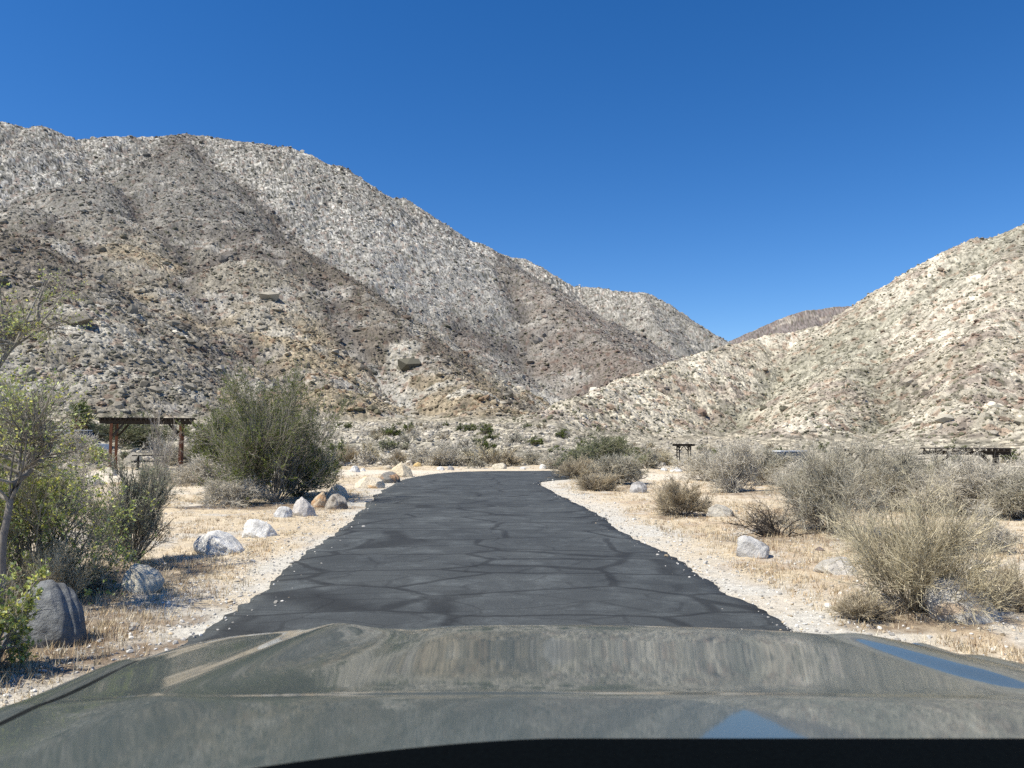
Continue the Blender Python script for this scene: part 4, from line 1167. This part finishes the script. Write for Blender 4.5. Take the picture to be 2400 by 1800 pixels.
def loft(profile, xs, halfw):
    """car side profile (y,z) list extruded over stations with rounding -> V,Q"""
    V = []; Q = []
    n = len(profile)
    for x, sc_ in xs:
        for (y, z) in profile:
            V.append((x * halfw, y * (1 - 0.0) , z0_ + (z - z0_) * sc_))
    for i in range(len(xs) - 1):
        for j in range(n):
            j2 = (j + 1) % n
            Q.append([i * n + j, i * n + j2, (i + 1) * n + j2, (i + 1) * n + j])
    return V, Q
z0_ = 0.35
def parked_car(loc, rz, label, mat, tall=0.0):
    e = empty('parked_car', loc, rz); tag(e, label, 'car')
    body = [(-2.2, .35), (-2.3, .6), (-2.25, .95), (-1.2, 1.05), (1.9, 1.08), (2.25, 1.0), (2.3, .6), (2.25, .35)]
    V, Q = loft(body, [(-1, .93), (-.96, 1), (-.5, 1.02), (.5, 1.02), (.96, 1), (1, .93)], 0.9)
    n = len(body); caps = [list(range(n)), list(range(len(V) - n, len(V)))[::-1]]
    me = bpy.data.meshes.new('body'); me.from_pydata([tuple(v) for v in V], [], Q + caps); me.update()
    link('body', me, mat, e)
    cab = [(-1.3, 1.04), (-.5, 1.62 + tall), (1.7, 1.66 + tall), (2.15, 1.05)]
    V, Q = [], []
    for x, k in [(-0.86, 0), (-0.70, 1), (0.70, 1), (0.86, 0)]:
        for (y, z) in cab:
            V.append((x, y, z if k else 1.04 + (z - 1.04) * 0.02))
    V = []
    for x in (-1, 1):
        for (y, z) in cab: V.append((x * (0.86 if z < 1.1 else 0.70), y, z))
    faces = [[0, 1, 2, 3], [7, 6, 5, 4], [0, 4, 5, 1], [2, 6, 7, 3]]
    me = bpy.data.meshes.new('windows'); me.from_pydata(V, [], faces); me.update(); link('windows', me, M_GLASSD, e)
    V, Q = [], []
    box_mb(V, Q, (0, 0.6, 1.66 + tall), (0.72, 1.16, 0.04)); bmesh_obj('roof', V, Q, mat, e)
    for sx in (-1, 1):
        for yy in (-1.4, 1.4):
            a = np.arange(20) * 2 * math.pi / 20
            V = [(sx * 0.72, yy + .34 * math.cos(t), .34 + .34 * math.sin(t)) for t in a] + [(sx * 0.92, yy + .34 * math.cos(t), .34 + .34 * math.sin(t)) for t in a]
            Q = [[i, (i + 1) % 20, 20 + (i + 1) % 20, 20 + i] for i in range(20)] + [list(range(20))[::-1], list(range(20, 40))]
            me = bpy.data.meshes.new('wheel'); me.from_pydata(V, [], Q); me.update()
            wo = link('wheel', me, M_TYRE, e)
            V = [(sx * 0.925, yy + .2 * math.cos(t), .34 + .2 * math.sin(t)) for t in a] + [(sx * 0.90, yy + .2 * math.cos(t), .34 + .2 * math.sin(t)) for t in a]
            me = bpy.data.meshes.new('rim'); me.from_pydata(V, [], [list(range(20))] + [[i, (i + 1) % 20, 20 + (i + 1) % 20, 20 + i] for i in range(20)]); me.update()
            link('rim', me, M_RIM, wo)
    return e
p5 = at_dist(1716, 978, 60)
parked_car((p5[0], p5[1], gz(p5[0], p5[1])), 1.9, 'white parked van seen through the right thicket', M_WHITE, 0.62)
def tarp(loc):
    v, f = ICO4
    P = v.copy(); P[:, 2] = np.maximum(P[:, 2], -0.05)
    P = np.sign(P) * np.abs(P) ** 0.75 * np.array([0.75, 0.5, 0.42])
    P[:, 2] += (fbm(P[:, 0] + 5, P[:, 1] + 5, 0.4, 3, 7) - 0.5) * 0.14
    o = link('covered_load', mesh_np('covered_load', P, [f], smooth=True), M_BLUE); o.location = loc
    tag(o, 'low blue covered object glimpsed through the grey bushes right of the road bend', 'tarpaulin')
p6 = at_dist(1397, 992, 52)
tarp((p6[0], p6[1], max(p6[2] - 0.25, gz(p6[0], p6[1]))))
p7 = at_dist(168, 950, 64)
parked_car((p7[0], p7[1], gz(p7[0], p7[1])), 1.2, 'pale silver parked vehicle left of the left shelter', paint('silver_paint', (.5, .54, .58)), 0.3)

# ------------------------------------------------------------------ the car the photo is taken from
CX = 0.09
def hood_slope():
    ys = np.array([0.60, 0.95, 1.10, 1.17, 1.200, 1.212, 1.228, 1.238, 1.255, 1.32, 1.45, 1.62, 1.80, 1.95, 2.05, 2.065, 2.10])
    al = np.array([5.4, 5.6, 5.6, 6.0, 8.5, 11.2, 11.0, 9.9, 9.0, 8.0, 6.9, 6.0, 5.6, 5.9, 6.6, 7.3, 7.75])
    y = np.linspace(0.60, 2.10, 600)
    a = np.interp(y, ys, al); a = np.convolve(np.pad(a, 3, mode='edge'), np.ones(7) / 7, mode='valid')
    s = -np.tan(np.radians(a))
    z = np.concatenate([[0], np.cumsum((s[1:] + s[:-1]) / 2 * np.diff(y))])
    z = z - z[-1] + (CAMH - 2.10 * math.tan(rad(13.25)))
    return y, z
HY, HZ = hood_slope()
def front_y(x):           # front edge of the hood in plan
    u = np.abs(x - CX)
    return 2.10 - np.where(x > CX, 0.10 * (u / 0.9) ** 2 + 0.16 * ss(0.62, 0.95, u) ** 1.5, 0.05 * (u / 0.9) ** 2 + 0.12 * ss(0.80, 1.02, u) ** 1.5)
def hood_z(x, y):
    x = np.asarray(x, float); y = np.asarray(y, float)
    u = x - CX
    yy = y + (2.10 - front_y(x)) * ss(1.3, 2.1, y)
    z = np.interp(yy, HY, HZ)
    a = np.abs(u)
    # two raised creases running from the front corners back to the windscreen
    cl = 0.55 + 0.10 * (2.1 - y)
    cr = 0.72 + 0.05 * (2.1 - y)
    c = np.where(u < 0, cl, cr)
    amp = np.where(u < 0, 0.013, 0.0) * ss(0.8, 2.0, y)
    z = z + amp * np.exp(-((a - c) / 0.07) ** 2)
    z = z - 0.007 * np.exp(-((a - c + 0.17) / 0.09) ** 2) * ss(1.2, 2.0, y) * (u < 0)
    z = z - 0.085 * np.maximum(a - c, 0) ** 1.6 * (u < 0) - 0.012 * (a / 0.9) ** 2
    z = z + 0.017 * ss(0.70, 0.79, u) * ss(1.0, 1.5, y) - 0.5 * np.maximum(u - 0.80, 0) ** 1.8
    return z
def hood_edge(y, side):   # shut line in plan
    return CX + side * (0.78 + 0.165 * ss(0.9, 2.0, y) )
def sheet(name, fx, ny, nx, y0, mat, parent, thick=0.02):
    """fx(v, u)->x,y,z arrays"""
    v, u_ = np.meshgrid(np.linspace(0, 1, ny), np.linspace(0, 1, nx), indexing='ij')
    X, Y, Z = fx(v, u_)
    V = np.stack([X, Y, Z], 2).reshape(-1, 3)
    i = np.arange((ny - 1) * (nx - 1)); a = i // (nx - 1); b = i % (nx - 1)
    Q = np.stack([a * nx + b, a * nx + b + 1, (a + 1) * nx + b + 1, (a + 1) * nx + b], 1)
    me = mesh_np(name, V, [Q], smooth=True)
    return link(name, me, mat, parent)
M_CAR, t_, p_ = mat_new('olive_grey_car_paint', 0.42, 0.5)
p_.inputs['Base Color'].default_value = (.105, .115, .10, 1)
p_.inputs['Metallic'].default_value = 0.0
p_.inputs['Coat Weight'].default_value = 0.7
p_.inputs['Coat Roughness'].default_value = 0.035
p_.inputs['Coat IOR'].default_value = 1.45
tc_ = N(t_, 'ShaderNodeTexCoord'); nf = N(t_, 'ShaderNodeTexNoise', Scale=300, Detail=1)
t_.links.new(tc_.outputs['Object'], nf.inputs['Vector'])
rr_ = ramp(t_, nf.outputs[0], [(0.3, (.053, .069, .060)), (0.7, (.055, .071, .062))])
t_.links.new(rr_.outputs[0], p_.inputs['Base Color'])
M_BLACK, t_, p_ = mat_new('black_dashboard', 0.85, 0.03)
tc_ = N(t_, 'ShaderNodeTexCoord'); nf = N(t_, 'ShaderNodeTexNoise', Scale=180, Detail=2)
t_.links.new(tc_.outputs['Object'], nf.inputs['Vector'])
rr_ = ramp(t_, nf.outputs[0], [(0.3, (.0008, .0014, .0018)), (0.7, (.0016, .0028, .0034))])
t_.links.new(rr_.outputs[0], p_.inputs['Base Color'])

car = empty('car', (CX, 0.3, 0)); tag(car, 'olive grey car with glossy hood reflecting the mountains, nose toward the road', 'car')
carM = (-CX, -0.3, 0)
def cpart(o):
    o.location = carM
    return o
def f_hood(v, u_):
    y0 = 0.86
    s = 2 * u_ - 1
    vv_ = v ** 0.9
    xe_l = hood_edge(y0 + vv_ * 1.2, -1); xe_r = hood_edge(y0 + vv_ * 1.2, 1)
    X = xe_l * (1 - u_) + xe_r * u_
    yf = front_y(X)
    top = np.minimum(vv_ / 0.985, 1)
    Y = y0 + (yf - y0) * top
    Z = hood_z(X, Y)
    q = np.maximum(vv_ - 0.985, 0) / 0.015          # folded front lip
    ang = q * rad(88)
    Y = Y + 0.006 * np.sin(ang); Z = Z - 0.02 * (1 - np.cos(ang))
    e = np.maximum(np.abs(s) - 0.988, 0) / 0.012
    Z = Z - 0.012 * e ** 2
    return X, Y, Z
cpart(sheet('hood', f_hood, 420, 420, 0, M_CAR, car))
def f_fender(side):
    def f(v, u_):
        y = -0.2 + v * 2.25
        xi = hood_edge(np.maximum(y, 0.6), side) + side * 0.005
        X0 = xi + side * u_ * 0.0
        wdt = 0.19 - 0.02 * v
        # cross-section: rises gently, rolls over to the side and drops
        w1 = np.minimum(u_ / 0.5, 1); w2 = np.maximum(u_ - 0.5, 0) / 0.5
        ang = w2 * rad(90)
        X = xi + side * (w1 * (wdt - 0.09) + 0.09 * np.sin(ang))
        zi = hood_z(xi, np.clip(y, 0.62, 2.0))
        zi = zi - 0.10 * np.maximum(y - 1.75, 0) ** 1.2
        Z = zi + 0.012 * np.sin(w1 * math.pi) - 0.025 * w1 - 0.10 * (1 - np.cos(ang)) - 0.42 * np.maximum(w2 - 0.55, 0) / 0.45
        Y = y - 0.30 * ss(1.65, 2.05, y) * w2 * 0.5
        return X, Y, Z
    return f
for s_ in (-1, 1):
    fo = cpart(sheet('fender', f_fender(s_), 160, 48, 0, M_CAR, car))
# bumper, doors and lower body so that the car has a body below the hood
def f_nose(v, u_):
    s = 2 * u_ - 1
    X = CX + s * 0.90
    Y = front_y(X) + 0.03 + 0.05 * np.sin(v * math.pi) - 0.02
    Z = hood_z(X, front_y(X)) - 0.085 - v * 0.72
    return X, Y, Z
cpart(sheet('bumper', f_nose, 24, 60, 0, M_CAR, car))
for s_ in (-1, 1):
    V, Q = [], []
    box_mb(V, Q, (CX + s_ * 0.93, -1.1, 0.70), (0.05, 0.92, 0.40)); o = bmesh_obj('door', V, Q, M_CAR, car); cpart(o)
    V, Q = [], []
    box_mb(V, Q, (CX + s_ * 0.92, 1.62, 0.62), (0.04, 0.05, 0.30)); 
    for yy in (1.25,):
        a = np.arange(36) * 2 * math.pi / 36
        V = []
        for xo, r_ in [(0.66, .30), (0.66, .36), (0.70, .375), (0.86, .375), (0.90, .36), (0.90, .24)]:
            V += [(CX + s_ * xo, yy + r_ * math.cos(t), .375 + r_ * math.sin(t)) for t in a]
        Q = []
        for k_ in range(5):
            Q += [[k_ * 36 + i, k_ * 36 + (i + 1) % 36, (k_ + 1) * 36 + (i + 1) % 36, (k_ + 1) * 36 + i] for i in range(36)]
        wo = cpart(bmesh_obj('wheel', V, Q, M_TYRE, car))
        V = [(CX + s_ * 0.885, yy, .375)] + [(CX + s_ * 0.87, yy + .245 * math.cos(t), .375 + .245 * math.sin(t)) for t in a]
        me = bpy.data.meshes.new('rim'); me.from_pydata(V, [], [[0, 1 + i, 1 + (i + 1) % 36] for i in range(36)]); me.update()
        link('rim', me, M_RIM, wo)
# black dashboard top behind the windscreen
def dash_edge(x):
    return 0.795 + 0.0 * x - 0.16 * np.maximum(-(x - 0.05), 0) ** 1.6 / 0.45 ** 1.6 * 0.9
def f_dash(v, u_):
    X = -0.62 + u_ * 1.42
    ye = dash_edge(X)
    top = np.minimum(v / 0.85, 1)
    Y = 0.34 + (ye - 0.34) * top
    Z = 1.30 - 0.02 * (1 - top) ** 2 + 0.0 * X
    q = np.maximum(v - 0.85, 0) / 0.15; ang = q * rad(90)
    Y = Y + 0.014 * np.sin(ang); Z = Z - 0.014 * (1 - np.cos(ang)) - 0.22 * np.maximum(q - 0.6, 0)
    return X, Y, Z
cpart(sheet('dashboard', f_dash, 90, 80, 0, M_BLACK, car))
# cowl panel between hood and windscreen, hidden below the dashboard's edge
V, Q = [], []
box_mb(V, Q, (CX, 0.83, 1.16), (0.76, 0.022, 0.03)); cpart(bmesh_obj('cowl', V, Q, M_BLACK, car))
# roof and pillars: they shade the dashboard
V, Q = [], []
box_mb(V, Q, (CX, -0.95, 1.83), (0.66, 1.02, 0.03)); cpart(bmesh_obj('roof', V, Q, M_CAR, car))
for s_ in (-1, 1):
    V, Q = [], []
    bar(V, Q, (CX + s_ * 0.80, 0.72, 1.12), (CX + s_ * 0.655, 0.05, 1.81), 0.07, 0.10)
    cpart(bmesh_obj('windscreen_pillar', V, Q, M_CAR, car))
